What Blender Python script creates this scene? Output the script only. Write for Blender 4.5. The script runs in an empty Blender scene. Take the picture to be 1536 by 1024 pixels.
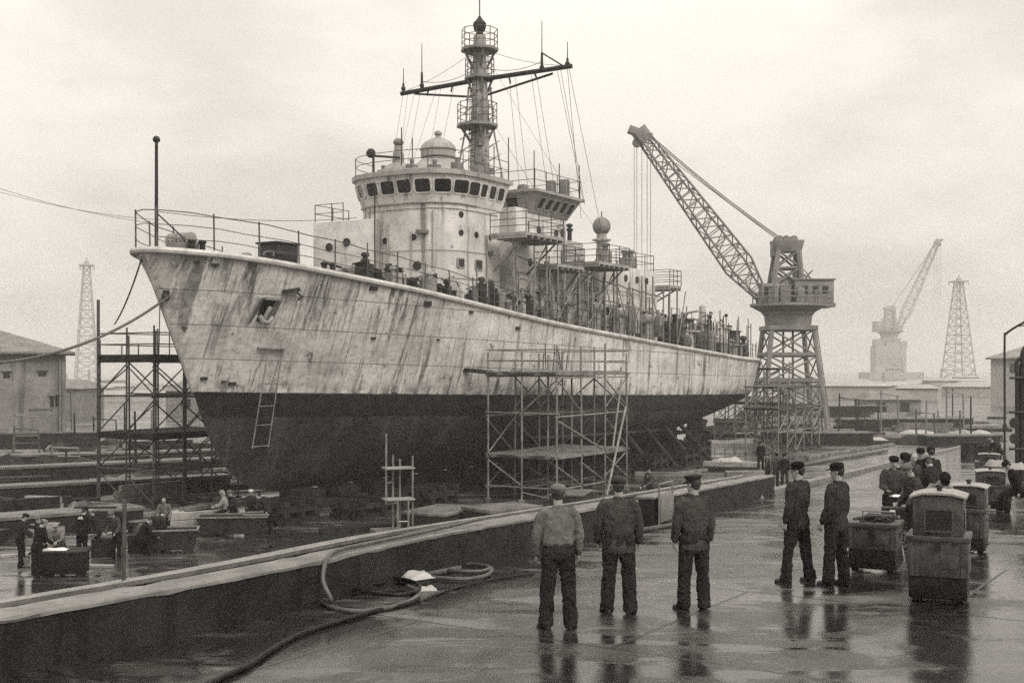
import bpy, bmesh, math, random
from mathutils import Vector, Matrix, noise
R = math.radians
V = Vector
random.seed(7)
scn = bpy.context.scene
COL = scn.collection

# ------------------------------------------------------------------ camera constants
CAMZ, F, CX, CY = 3.25, 1800.0, 768.0, 550.0      # eye height (m), focal length and horizon of the 1536 px photograph
FZ = -2.95                                        # dock floor level


def G(px, py, z=FZ):
    """the point of the level z that the photograph shows at (px, py)"""
    y = (CAMZ - z) * F / (py - CY)
    return V(((px - CX) / F * y, y, z))


def at(px, py, y):
    return V(((px - CX) / F * y, y, CAMZ - (py - CY) / F * y))


def lerp(a, b, t):
    return a + (b - a) * t


def table(pts):
    """smooth (finite difference Hermite) interpolation through (x, y) pairs"""
    xs = [p[0] for p in pts]; ys = [p[1] for p in pts]; n = len(pts)
    d = [(ys[i + 1] - ys[i]) / (xs[i + 1] - xs[i]) for i in range(n - 1)]
    m = [d[0]]
    for i in range(1, n - 1):
        m.append(0.0 if d[i - 1] * d[i] <= 0 else 2 * d[i - 1] * d[i] / (d[i - 1] + d[i]))
    m.append(d[-1])

    def f(x):
        if x <= xs[0]: return ys[0]
        if x >= xs[-1]: return ys[-1]
        i = 0
        while x > xs[i + 1]: i += 1
        h = xs[i + 1] - xs[i]; t = (x - xs[i]) / h
        return ((2 * t ** 3 - 3 * t * t + 1) * ys[i] + (t ** 3 - 2 * t * t + t) * h * m[i]
                + (-2 * t ** 3 + 3 * t * t) * ys[i + 1] + (t ** 3 - t * t) * h * m[i + 1])
    return f


def smooth_path(pts, k=8):
    pts = [V(p) for p in pts]
    P = [pts[0] * 2 - pts[1]] + pts + [pts[-1] * 2 - pts[-2]]
    out = []
    for i in range(1, len(P) - 2):
        p0, p1, p2, p3 = P[i - 1], P[i], P[i + 1], P[i + 2]
        for j in range(k):
            t = j / k
            out.append(0.5 * ((2 * p1) + (p2 - p0) * t + (2 * p0 - 5 * p1 + 4 * p2 - p3) * t * t + (3 * p1 - p0 - 3 * p2 + p3) * t ** 3))
    out.append(pts[-1].copy())
    return out


def sag(a, b, s, k=14):
    a = V(a); b = V(b)
    return [a.lerp(b, i / k) - V((0, 0, 4 * s * (i / k) * (1 - i / k))) for i in range(k + 1)]


# ------------------------------------------------------------------ mesh builder
class MB:
    def __init__(self):
        self.v = []; self.f = []

    def add(self, vs, fs):
        o = len(self.v)
        self.v += [V(p) for p in vs]
        self.f += [[i + o for i in f] for f in fs]
        return self

    def box(self, c, s, rz=0.0, M=None, taper=1.0):
        x, y, z = s[0] / 2, s[1] / 2, s[2] / 2
        vs = [V((sx * x * (taper if sz > 0 else 1), sy * y * (taper if sz > 0 else 1), sz * z)) for sz in (-1, 1) for sy in (-1, 1) for sx in (-1, 1)]
        if M is None: M = Matrix.Rotation(rz, 3, 'Z')
        c = V(c)
        return self.add([M @ p + c for p in vs], [[0, 2, 3, 1], [4, 5, 7, 6], [0, 1, 5, 4], [2, 6, 7, 3], [0, 4, 6, 2], [1, 3, 7, 5]])

    def beam(self, a, b, w, h):
        """a box from a to b, w wide and h high"""
        a = V(a); b = V(b); d = b - a; L = d.length; d.normalize()
        up = V((0, 0, 1)) if abs(d.z) < .95 else V((0, 1, 0))
        s = d.cross(up).normalized(); u = s.cross(d)
        return self.box((a + b) / 2, (L, w, h), M=Matrix((d, s, u)).transposed())

    def tube(self, pts, r, n=8, cap=True, r1=None):
        pts = [V(p) for p in pts]; k = len(pts); vs = []; fs = []
        side = None
        for i, p in enumerate(pts):
            t = (pts[min(i + 1, k - 1)] - pts[max(i - 1, 0)])
            t = t.normalized() if t.length > 1e-9 else V((0, 0, 1))
            if side is None:
                side = t.cross(V((0, 0, 1)) if abs(t.z) < .9 else V((1, 0, 0))).normalized()
            else:
                side = side - t * side.dot(t)
                side = side.normalized() if side.length > 1e-6 else t.orthogonal().normalized()
            o = t.cross(side)
            rr = r if r1 is None else lerp(r, r1, i / max(1, k - 1))
            vs += [p + (side * math.cos(2 * math.pi * j / n) + o * math.sin(2 * math.pi * j / n)) * rr for j in range(n)]
        for i in range(k - 1):
            for j in range(n):
                fs.append([i * n + j, i * n + (j + 1) % n, (i + 1) * n + (j + 1) % n, (i + 1) * n + j])
        if cap: fs += [list(range(n))[::-1], list(range((k - 1) * n, k * n))]
        return self.add(vs, fs)

    def cyl(self, a, b, r, r1=None, n=10):
        return self.tube([a, b], r, n, True, r1)

    def lathe(self, c, prof, n=20, M=None):
        """prof: (radius, height) pairs from bottom to top about the z axis at c"""
        c = V(c); vs = []; fs = []; k = len(prof)
        for r, h in prof:
            for j in range(n):
                p = V((r * math.cos(2 * math.pi * j / n), r * math.sin(2 * math.pi * j / n), h))
                vs.append((M @ p if M else p) + c)
        for i in range(k - 1):
            for j in range(n):
                fs.append([i * n + j, i * n + (j + 1) % n, (i + 1) * n + (j + 1) % n, (i + 1) * n + j])
        fs += [list(range(n))[::-1], list(range((k - 1) * n, k * n))]
        return self.add(vs, fs)

    def ball(self, c, r, n=14, m=9, M=None, s=(1, 1, 1)):
        c = V(c); vs = []; fs = []
        for i in range(m + 1):
            a = math.pi * i / m
            for j in range(n):
                b = 2 * math.pi * j / n
                p = V((r * s[0] * math.sin(a) * math.cos(b), r * s[1] * math.sin(a) * math.sin(b), -r * s[2] * math.cos(a)))
                vs.append((M @ p if M else p) + c)
        for i in range(m):
            for j in range(n):
                fs.append([i * n + j, i * n + (j + 1) % n, (i + 1) * n + (j + 1) % n, (i + 1) * n + j])
        return self.add(vs, fs)

    def prism(self, poly, z0, z1, poly1=None):
        """poly: counter-clockwise (x, y); poly1: the outline at z1 when it differs"""
        n = len(poly); q = poly1 or poly
        vs = [V((p[0], p[1], z0)) for p in poly] + [V((p[0], p[1], z1)) for p in q]
        fs = [list(range(n))[::-1], list(range(n, 2 * n))] + [[i, (i + 1) % n, n + (i + 1) % n, n + i] for i in range(n)]
        return self.add(vs, fs)

    def build(self, name, mat, parent=None, smooth=30.0, bevel=0.0, recalc=True):
        me = bpy.data.meshes.new(name)
        me.from_pydata([tuple(p) for p in self.v], [], self.f)
        if recalc or bevel:
            bm = bmesh.new(); bm.from_mesh(me)
            bmesh.ops.remove_doubles(bm, verts=bm.verts, dist=1e-5)
            if recalc: bmesh.ops.recalc_face_normals(bm, faces=bm.faces)
            if bevel:
                es = [e for e in bm.edges if len(e.link_faces) == 2 and e.calc_face_angle(0) > R(35)]
                bmesh.ops.bevel(bm, geom=es, offset=bevel, segments=2, affect='EDGES', profile=.5, clamp_overlap=True)
            bm.to_mesh(me); bm.free()
        return link(name, me, mat, parent, smooth)


def link(name, me, mat, parent=None, smooth=30.0):
    if mat is not None and len(me.materials) == 0: me.materials.append(mat)
    if smooth:
        me.shade_smooth(); me.set_sharp_from_angle(angle=R(smooth))
    o = bpy.data.objects.new(name, me); COL.objects.link(o)
    if parent is not None: o.parent = parent
    return o


def tag(o, label=None, cat=None, group=None, kind=None):
    if label: o['label'] = label
    if cat: o['category'] = cat
    if group: o['group'] = group
    if kind: o['kind'] = kind
    return o


def thing(name, label, cat, loc=(0, 0, 0), rz=0.0, group=None):
    o = bpy.data.objects.new(name, None); COL.objects.link(o)
    o.location = loc; o.rotation_euler = (0, 0, rz)
    return tag(o, label, cat, group)


def kids(o):
    return list(o.children)


def copy_tree(o, parent=None):
    c = o.copy(); COL.objects.link(c)
    if parent is not None: c.parent = parent
    for ch in kids(o): copy_tree(ch, c)
    return c


def bar(name, a, b, r, mat, parent, n=6):
    return MB().tube([a, b], r, n).build(name, mat, parent, recalc=False)


# ------------------------------------------------------------------ materials
TINT = (1.0, .975, .94)


def rgb(v, k=1.0):
    return (v * TINT[0] * k, v * TINT[1] * k, v * TINT[2] * k, 1)


class NT:
    """small helper to write node trees"""
    def __init__(self, mat):
        mat.use_nodes = True
        self.t = mat.node_tree; self.t.nodes.clear()
        self.out = self.n('ShaderNodeOutputMaterial'); self.b = self.n('ShaderNodeBsdfPrincipled')
        self.t.links.new(self.b.outputs[0], self.out.inputs[0])

    def n(self, kind, **kw):
        x = self.t.nodes.new(kind)
        for k, v in kw.items(): setattr(x, k, v)
        return x

    def set(self, sock, val):
        if hasattr(val, 'is_linked') and hasattr(val, 'node'): self.t.links.new(val, sock)
        else: sock.default_value = val

    def coord(self, which='Object', scale=(1, 1, 1), loc=(0, 0, 0), rot=(0, 0, 0)):
        if which == 'World':
            s = self.n('ShaderNodeNewGeometry').outputs['Position']
        else:
            s = self.n('ShaderNodeTexCoord').outputs[which]
        m = self.n('ShaderNodeMapping'); self.t.links.new(s, m.inputs[0])
        m.inputs['Scale'].default_value = scale; m.inputs['Location'].default_value = loc; m.inputs['Rotation'].default_value = rot
        return m.outputs[0]

    def noise(self, vec, scale, detail=5, rough=.55, dist=0.0):
        x = self.n('ShaderNodeTexNoise'); self.t.links.new(vec, x.inputs['Vector'])
        x.inputs['Scale'].default_value = scale; x.inputs['Detail'].default_value = detail
        x.inputs['Roughness'].default_value = rough; x.inputs['Distortion'].default_value = dist
        return x.outputs['Fac']

    def ramp(self, fac, lo, hi, a=0.0, b=1.0):
        x = self.n('ShaderNodeMapRange'); x.clamp = True
        x.interpolation_type = 'SMOOTHSTEP'
        self.set(x.inputs['Value'], fac)
        for k, v in (('From Min', lo), ('From Max', hi), ('To Min', a), ('To Max', b)): self.set(x.inputs[k], v)
        return x.outputs[0]

    def math(self, op, a, b=0.0, c=0.0):
        x = self.n('ShaderNodeMath'); x.operation = op
        self.set(x.inputs[0], a); self.set(x.inputs[1], b)
        if len(x.inputs) > 2: self.set(x.inputs[2], c)
        return x.outputs[0]

    def mix(self, fac, a, b):
        x = self.n('ShaderNodeMix'); x.data_type = 'RGBA'
        self.set(x.inputs[0], fac); self.set(x.inputs[6], a); self.set(x.inputs[7], b)
        return x.outputs[2]

    def bump(self, h, strength, dist=.02, normal=None):
        x = self.n('ShaderNodeBump'); x.inputs['Strength'].default_value = strength; x.inputs['Distance'].default_value = dist
        self.t.links.new(h, x.inputs['Height'])
        if normal is not None: self.t.links.new(normal, x.inputs['Normal'])
        return x.outputs[0]

    def sep(self, vec):
        x = self.n('ShaderNodeSeparateXYZ'); self.t.links.new(vec, x.inputs[0]); return x.outputs


def pm(name, v, rough=.65, metal=0.0, var=.35, scale=4.0, streak=0.0, bump=.15, spots=0.0, spec=.5, coord='Object', bdist=.01, fine=1.0):
    """plain surface with broken up tone, optional run-down streaks and dark spots"""
    m = bpy.data.materials.new(name); t = NT(m)
    c = t.coord(coord)
    n1 = t.noise(c, scale, 6, .6); n2 = t.noise(c, scale * 6.3, 4, .6)
    col = t.mix(t.ramp(n1, .3, .7), rgb(v * (1 - var)), rgb(v * (1 + var * .7)))
    col = t.mix(t.math('MULTIPLY', t.ramp(n2, .45, .75), .35 * fine), col, rgb(v * .55))
    if spots:
        n3 = t.noise(t.coord(coord, (1, 1, 1), (7, 3, 1)), scale * 1.7, 8, .7)
        col = t.mix(t.math('MULTIPLY', t.ramp(n3, .60, .70), spots), col, rgb(v * .22))
    if streak:
        n4 = t.noise(t.coord(coord, (3.2, 3.2, .22), (2, 9, 4)), scale * .6, 6, .6)
        col = t.mix(t.math('MULTIPLY', t.ramp(n4, .53, .65), streak), col, rgb(v * .24))
    t.set(t.b.inputs['Base Color'], col)
    t.set(t.b.inputs['Roughness'], t.ramp(n2, .3, .7, max(.03, rough - .12), min(1, rough + .12)))
    t.b.inputs['Metallic'].default_value = metal
    t.b.inputs['Specular IOR Level'].default_value = spec
    if bump: t.set(t.b.inputs['Normal'], t.bump(n2, bump, bdist))
    return m


M = {}
M['white'] = pm('weathered_pale_paint', .54, .6, var=.25, scale=.9, streak=.85, spots=.9, bump=.3, bdist=.015, fine=.7)
M['grey'] = pm('grey_ship_paint', .30, .5, var=.22, scale=1.2, streak=.4, spots=.4)
M['midgrey'] = pm('dull_grey_paint', .17, .55, var=.3, scale=1.5, streak=.3, spots=.4)
M['dark'] = pm('dark_steel', .022, .55, spec=.25, var=.5, scale=2.0, spots=.4)
M['black'] = pm('black_rubber', .008, .5, spec=.2, var=.4, scale=5.0)
M['glass'] = pm('dark_glass', .012, .12, var=.3, scale=.7, bump=0)
M['pipe'] = pm('galvanised_pipe', .22, .45, .35, var=.4, scale=2.5, spots=.6)
M['pipe_dark'] = pm('rusty_pipe', .075, .6, .2, var=.5, scale=2.5, spots=.5)
M['plank'] = pm('old_planks', .16, .8, var=.5, scale=1.7, spots=.5)
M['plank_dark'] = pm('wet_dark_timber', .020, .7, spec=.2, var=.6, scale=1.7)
M['plank_pale'] = pm('pale_planks', .26, .8, var=.3, scale=1.7, spots=.4)
M['canvas'] = pm('pale_canvas', .36, .85, var=.18, scale=2.0, bump=.4, bdist=.05)
M['rope'] = pm('hemp_rope', .09, .85, var=.4, scale=9.0)
M['wire'] = pm('steel_wire', .10, .6, .3, var=.2, scale=3)
M['crane'] = pm('weathered_crane_paint', .26, .6, var=.3, scale=.6, streak=.4, spots=.3)
M['crane_far'] = pm('haze_pale_paint', .20, .7, var=.2, scale=.4)
M['render'] = pm('stained_render', .20, .85, var=.35, scale=.45, streak=.7, spots=.3, bump=.3, bdist=.03)
M['roof'] = pm('slate_roof', .15, .7, var=.3, scale=.8, bump=.4, bdist=.03)
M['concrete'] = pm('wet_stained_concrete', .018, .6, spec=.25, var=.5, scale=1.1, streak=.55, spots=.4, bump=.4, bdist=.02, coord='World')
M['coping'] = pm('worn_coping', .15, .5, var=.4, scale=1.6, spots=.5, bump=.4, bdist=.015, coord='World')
M['block'] = pm('rough_concrete_block', .12, .8, var=.4, scale=1.0, spots=.5, streak=.4, bump=.4, bdist=.03)
M['slip'] = pm('dark_slip_concrete', .018, .75, spec=.2, var=.5, scale=.8, streak=.3, bump=.4, bdist=.03, coord='World')
M['sill'] = pm('worn_lit_edge_sill', .12, .6, var=.5, scale=1.0, spots=.6, bump=.3, coord='World')
M['steelrail'] = pm('worn_rail_steel', .26, .32, .6, var=.3, scale=2.0, coord='World')
M['cart'] = pm('battered_grey_enamel', .05, .5, var=.4, scale=5, streak=.5, spots=.6, bump=.25)
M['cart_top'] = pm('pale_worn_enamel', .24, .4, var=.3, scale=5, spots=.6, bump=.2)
M['paper'] = pm('paper', .75, .9, var=.08, scale=6)
# ------------------------------------------------------------------ the quay, the dock floor, added reflecting sheet
def quay_z(y):
    k = .04 * (y - 19)
    z = -(math.sqrt(k * k + .0009) + k) / 2 if y < 60 else -k
    return max(z, FZ + .004)


EDGE = smooth_path([(-22, -10.5, 0), (-12, 3.5, 0), (-5.36, 12.55, 0), (-2.75, 16.2, 0), (.45, 22, 0), (3.61, 28, 0), (6.3, 33.4, 0), (10.0, 41.1, 0),
                    (17.95, 57.5, 0), (27, 76, 0), (35.8, 94, 0)], 10)


def edge_x(y):
    for a, b in zip(EDGE, EDGE[1:]):
        if a.y <= y <= b.y: return lerp(a.x, b.x, (y - a.y) / (b.y - a.y))
    return EDGE[0].x if y < EDGE[0].y else EDGE[-1].x


def edge_frame(y):
    """point on the quay edge, direction along it, direction away from the quay"""
    a = V((edge_x(y - .4), y - .4, 0)); b = V((edge_x(y + .4), y + .4, 0))
    d = (b - a).normalized()
    return V((edge_x(y), y, 0)), d, V((-d.y, d.x, 0))


def wet_ground(name, lo, hi, joint, puddle_lo, puddle_hi, rough_dry, seed, rot, bumpk=.5, spec=.5, patch=.22):
    m = bpy.data.materials.new(name); t = NT(m)
    c = t.coord('World', (1, 1, 1), (seed, seed * 2, 0))
    big = t.noise(c, patch, 6, .6, .6)
    mid = t.noise(c, 1.3, 6, .62)
    fine = t.noise(c, 14, 4, .65)
    grit = t.noise(c, 60, 3, .7)
    col = t.mix(t.ramp(mid, .3, .7), rgb(lo), rgb(hi))
    col = t.mix(t.math('MULTIPLY', t.ramp(fine, .45, .70), .7), col, rgb(lo * .4))
    pat = t.noise(t.coord('World', (.45, 1.5, 1), (seed + 8, 4, 0), (0, 0, R(rot))), .8, 7, .68, .8)
    col = t.mix(t.math('MULTIPLY', t.ramp(pat, .53, .62), .8), col, rgb(hi * 2.6))
    crk = t.n('ShaderNodeTexVoronoi'); crk.feature = 'DISTANCE_TO_EDGE'; crk.inputs['Scale'].default_value = .33
    dv_ = t.n('ShaderNodeVectorMath'); dv_.operation = 'ADD'; nz = t.n('ShaderNodeTexNoise'); nz.inputs['Scale'].default_value = 1.7; nz.inputs['Detail'].default_value = 6
    t.t.links.new(c, nz.inputs['Vector']); t.t.links.new(c, dv_.inputs[0]); t.t.links.new(nz.outputs['Color'], dv_.inputs[1]); t.t.links.new(dv_.outputs[0], crk.inputs['Vector'])
    cr = t.math('MULTIPLY', t.ramp(crk.outputs['Distance'], .012, .002), t.ramp(big, .5, .62))
    col = t.mix(t.math('MULTIPLY', cr, .9), col, rgb(lo * .15))
    col = t.mix(t.math('MULTIPLY', t.ramp(grit, .56, .7), .45), col, rgb(hi * 1.5))
    wet = t.math('MULTIPLY', t.ramp(big, puddle_lo, puddle_hi), t.ramp(mid, .32, .52))
    stretch = t.noise(t.coord('World', (.35, 1.7, 1), (seed + 3, 1, 0), (0, 0, R(rot))), .9, 5, .6)
    wet = t.math('MAXIMUM', wet, t.math('MULTIPLY', t.ramp(stretch, .52, .58), .9))
    col = t.mix(t.math('MULTIPLY', wet, .55), col, rgb(lo * .5))
    h = t.math('ADD', t.math('MULTIPLY', mid, .5), t.math('MULTIPLY', fine, .35))
    h = t.math('ADD', h, t.math('MULTIPLY', grit, .22))
    if joint:
        br = t.n('ShaderNodeTexBrick'); t.t.links.new(t.coord('World', (1, 1, 1), (1.1, .35, 0), (0, 0, R(rot))), br.inputs['Vector'])
        br.inputs['Scale'].default_value = 1.0; br.inputs['Mortar Size'].default_value = .03; br.inputs['Mortar Smooth'].default_value = .3
        br.inputs['Brick Width'].default_value = joint[0]; br.inputs['Row Height'].default_value = joint[1]
        br.inputs['Color1'].default_value = (1, 1, 1, 1); br.inputs['Color2'].default_value = (.72, .72, .72, 1); br.inputs['Mortar'].default_value = (0, 0, 0, 1)
        jm = br.outputs['Fac']
        mul = t.n('ShaderNodeMix'); mul.data_type = 'RGBA'; mul.blend_type = 'MULTIPLY'
        mul.inputs[0].default_value = .55; t.set(mul.inputs[6], col); t.set(mul.inputs[7], br.outputs['Color'])
        col = t.mix(jm, mul.outputs[2], rgb(lo * .3))
        h = t.math('SUBTRACT', h, t.math('MULTIPLY', jm, .5))
        wet = t.math('MULTIPLY', wet, t.math('SUBTRACT', 1, jm))
    t.set(t.b.inputs['Base Color'], col)
    t.set(t.b.inputs['Roughness'], t.math('ADD', t.ramp(wet, 0, 1, rough_dry, .07), t.math('MULTIPLY', t.ramp(fine, .3, .7), .10)))
    t.b.inputs['Specular IOR Level'].default_value = spec
    b = t.n('ShaderNodeBump'); b.inputs['Distance'].default_value = .02
    t.set(b.inputs['Strength'], t.ramp(wet, 0, 1, bumpk, .16)); t.t.links.new(h, b.inputs['Height'])
    t.set(t.b.inputs['Normal'], b.outputs[0])
    return m


M['quay'] = wet_ground('wet_quay_concrete', .011, .050, (5.5, 4.2), .455, .52, .33, 3.7, 33, .45, .65)
M['floor'] = wet_ground('muddy_dock_floor', .012, .075, None, .50, .60, .40, 11.3, 28, .6, .7, patch=.12)

mb = MB()
ys = [-10 + i * 1.0 for i in range(30)] + [20 + i * 1.5 for i in range(50)]
ys = [y for y in ys if y < 93.4] + [93.4]
xs = [0, .25, .5, 1.0]
rows = []
for y in ys:
    x0 = edge_x(y); rows.append([V((lerp(x0, 70, a), y, quay_z(y))) for a in xs])
vs = [p for r in rows for p in r]; n = len(xs)
mb.add(vs, [[i * n + j, i * n + j + 1, (i + 1) * n + j + 1, (i + 1) * n + j] for i in range(len(rows) - 1) for j in range(n - 1)])
tag(mb.build('pavement', M['quay']), kind='structure')

mb = MB()
mb.add([(-260, -40, FZ), (260, -40, FZ), (320, 440, FZ), (-320, 440, FZ)], [[0, 1, 2, 3]])
mb.add([(-320, 440, FZ), (320, 440, FZ), (320, 440, FZ - 2), (-320, 440, FZ - 2)], [[0, 3, 2, 1]])
tag(mb.build('ground', M['floor'], recalc=False), kind='structure')

m = bpy.data.materials.new('added_haze_water'); t = NT(m)
w = t.noise(t.coord('World', (.5, 1.6, 1)), .9, 5, .6)
t.b.inputs['Base Color'].default_value = rgb(.06); t.b.inputs['Roughness'].default_value = .12
t.set(t.b.inputs['Normal'], t.bump(w, .35, .12)); M['added_water'] = m
mb = MB(); mb.add([(-900, 439.5, FZ - .9), (900, 439.5, FZ - .9), (900, 1500, FZ - .9), (-900, 1500, FZ - .9)], [[0, 1, 2, 3]])
tag(mb.build('added_water', M['added_water'], recalc=False), kind='structure')  # added sheet: its pale sky reflection stands in for thicker haze


# parapet with its coping, the rail ledge behind it and the dock face below
def strip(ysamp, prof, jit=0.0):
    """sweep a profile [(offset away from the quay, height above the quay)] along the quay edge"""
    mb = MB(); k = len(prof); vs = []
    for y in ysamp:
        p, d, nn = edge_frame(y); z = quay_z(y)
        rj = random.Random(int(y * 977)); w_ = jit * (3 if rj.random() < .12 else 1)
        vs += [p + nn * (o + rj.uniform(-1, 1) * w_) + V((0, 0, (z + h + rj.uniform(-1, .3) * w_) if h > -50 else FZ - .3)) for o, h in prof]
    fs = [[i * k + j, i * k + (j + 1) % k, (i + 1) * k + (j + 1) % k, (i + 1) * k + j] for i in range(len(ysamp) - 1) for j in range(k)]
    fs += [list(range(k)), list(range((len(ysamp) - 1) * k, len(ysamp) * k))[::-1]]
    return mb.add(vs, fs)


def yr(a, b, s=.8):
    k = max(1, int((b - a) / s)); return [lerp(a, b, i / k) for i in range(k + 1)]


GAP0, GAP1, WEND = 26.35, 27.25, 37.2
for i, (a, b, lab) in enumerate(((-8, GAP0, 'long low stained concrete parapet wall beside the coiled hose and pipes'), (GAP1, WEND, 'shorter far length of low parapet wall beyond the steel panel'))):
    w = thing('parapet_wall', lab, 'wall'); w['kind'] = 'thing'
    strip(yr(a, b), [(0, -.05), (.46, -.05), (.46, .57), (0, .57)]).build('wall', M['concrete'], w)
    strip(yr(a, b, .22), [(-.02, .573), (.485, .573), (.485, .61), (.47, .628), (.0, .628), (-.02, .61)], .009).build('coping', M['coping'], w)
led = thing('rail_ledge', 'dark wet concrete ledge carrying the crane rails behind the parapet', 'ledge'); led['kind'] = 'thing'
strip(yr(-8, 37.6), [(.49, -99), (2.3, -99), (2.3, .26), (.49, .26)]).build('ledge', M['concrete'], led)
strip(yr(-8, 37.6), [(2.12, .263), (2.33, .263), (2.33, .33), (2.12, .33)]).build('edge_kerb', M['sill'], led)
for o, zt, lab in ((1.12, .57, 'worn steel crane rail running close behind the parapet coping'), (1.82, .44, 'worn steel crane rail nearer the dock edge of the ledge')):
    r = strip(yr(-8, 37.6), [(o - .10, .263), (o + .10, .263), (o + .07, .29), (o + .03, .31), (o + .035, zt - .07), (o - .035, zt - .07), (o - .03, .31), (o - .07, .29)]).build('crane_rail', M['dark'])
    tag(r, lab, 'rail', 'crane rails along the quay edge')
    strip(yr(-8, 37.6), [(o - .06, zt - .068), (o + .06, zt - .068), (o + .055, zt - .01), (o + .03, zt), (o - .03, zt), (o - .055, zt - .01)]).build('rail_head', M['steelrail'], r)
k = strip(yr(37.3, 91), [(0, -99), (.34, -99), (.34, .16), (0, .16)]).build('low_kerb', M['coping'])
tag(k, 'low pale kerb edging the far sloping quay', 'kerb', kind='thing')
# ------------------------------------------------------------------ the warship
TH = R(31.5)
SD = V((math.sin(TH), math.cos(TH), 0)); SN = V((math.cos(TH), -math.sin(TH), 0))   # aft, to port
SB = V((-12.75, 48.0, 0)); SZ = -2.15
ship = thing('warship', 'rust streaked pale grey warship with dark lower hull propped on the dock floor', 'warship', (SB.x, SB.y, SZ), math.pi / 2 - TH)


def S(u, v, z):
    """ship coordinates: u aft of the stem, v to port, z the height in the world"""
    return V((u, -v, z - SZ))


def W(u, v, z):
    p = SB + SD * u + SN * v; return V((p.x, p.y, z))


z_stem = table([(-2.65, 7.72), (0, 2.24), (.73, .55), (1.47, -.58), (2.3, -1.33), (3.2, -1.85), (4.5, -2.08), (6, -2.15), (28, -2.15), (32, -2.0), (40, -1.55), (48, -.6), (53, .25), (57, .92), (58.2, 1.15), (58.42, 2.0), (58.5, 3.7)])
def z_keel(u): return lerp(7.72, 2.24, (u + 2.65) / 2.65) if u < 0 else z_stem(u)
b_deck = table([(-2.65, .0), (-2.6, .38), (-2.3, .85), (-1.3, 1.6), (0, 2.3), (3, 3.25), (6, 3.9), (10, 4.5), (15, 4.85), (20, 5.0), (45, 5.0), (50, 4.75), (54, 4.0), (57, 2.5), (58.2, 1.2), (58.5, 0)])
b_wl = table([(0, 0), (5, 1.8), (10, 3.05), (15, 3.85), (20, 4.3), (28, 4.8), (40, 4.7), (45, 4.55), (50, 4.15), (54.5, 3.1), (56.8, 1.9), (58, .7), (58.3, 0)])
z_deck = table([(-2.65, 7.74), (0, 7.58), (6, 7.0), (10, 6.6), (15, 6.08), (20, 5.6), (30, 4.95), (40, 4.35), (50, 3.86), (58.5, 3.76)])
def z_wl(u): return 2.24 - .0255 * u + .00011 * u * u


def half(u, z):
    zk, zd, zw = z_keel(u), z_deck(u), z_wl(u)
    b, bw = b_deck(u), b_wl(u)
    q = 1.0 if u < 4 else max(.55, 1.0 - (u - 4) * .02)
    if zk >= zw - .02 or u <= 0:
        return b * max(0, min(1, (z - zk) / max(.01, zd - zk))) ** (q if u < 20 else .5)
    if z >= zw:
        return bw + (b - bw) * max(0, min(1, (z - zw) / (zd - zw))) ** q
    s = max(0, min(1, (z - zk) / (zw - zk)))
    p = lerp(1.15, 2.6, max(0, min(1, (u - 1) / 16))) if u < 36 else lerp(2.6, 1.7, min(1, (u - 36) / 18))
    return bw * (1 - (1 - s) ** p) ** (1 / lerp(1.0, 1.7, max(0, min(1, (u - 2) / 14))))


us = [-2.65, -2.62, -2.58, -2.5, -2.38, -2.2] + [-2.0 + .3 * i for i in range(30)] + [7.2 + .75 * i for i in range(61)] + [53.2, 54, 54.8, 55.5, 56.2, 56.8, 57.3, 57.7, 58.0, 58.2, 58.35, 58.45, 58.5]
NB = 26
mb = MB(); vs = []
for u in us:
    zk, zd = z_keel(u), z_deck(u)
    col = []
    for j in range(NB + 1):
        t_ = j / NB; z = lerp(zk, zd, t_ ** 1.15)
        col.append((half(u, z), z))
    vs += [S(u, h, z) for h, z in col] + [S(u, -h, z) for h, z in col]
K = 2 * (NB + 1); fs = []
for i in range(len(us) - 1):
    for j in range(NB):
        fs.append([i * K + j, (i + 1) * K + j, (i + 1) * K + j + 1, i * K + j + 1])
        a = i * K + NB + 1 + j; b = (i + 1) * K + NB + 1 + j
        fs.append([a, a + 1, b + 1, b])
mb.add(vs, fs)

# hull paint: dark below the waterline, pale and rust-run above; coordinates are metres along and up the hull
m = bpy.data.materials.new('hull_paint'); t = NT(m)
c = t.coord('Object'); X, Y_, Z = t.sep(c)
zw = t.math('ADD', t.math('MULTIPLY', X, -.0255), t.math('MULTIPLY', t.math('MULTIPLY', X, X), .00011))
zr = t.math('SUBTRACT', t.math('SUBTRACT', Z, 2.24 - SZ), zw)            # height above the paint line
wob = t.noise(c, 1.6, 4, .6)
zr2 = t.math('ADD', zr, t.math('MULTIPLY', t.math('SUBTRACT', wob, .5), .10))
above = t.ramp(zr2, -.012, .012)
n1 = t.noise(c, .45, 7, .62); n2 = t.noise(c, 5.5, 5, .65); n3 = t.noise(c, 1.7, 8, .7)
pale = t.mix(t.ramp(n1, .32, .68), rgb(.42), rgb(.66))
pale = t.mix(t.math('MULTIPLY', t.ramp(n2, .47, .68), .45), pale, rgb(.20))
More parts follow.
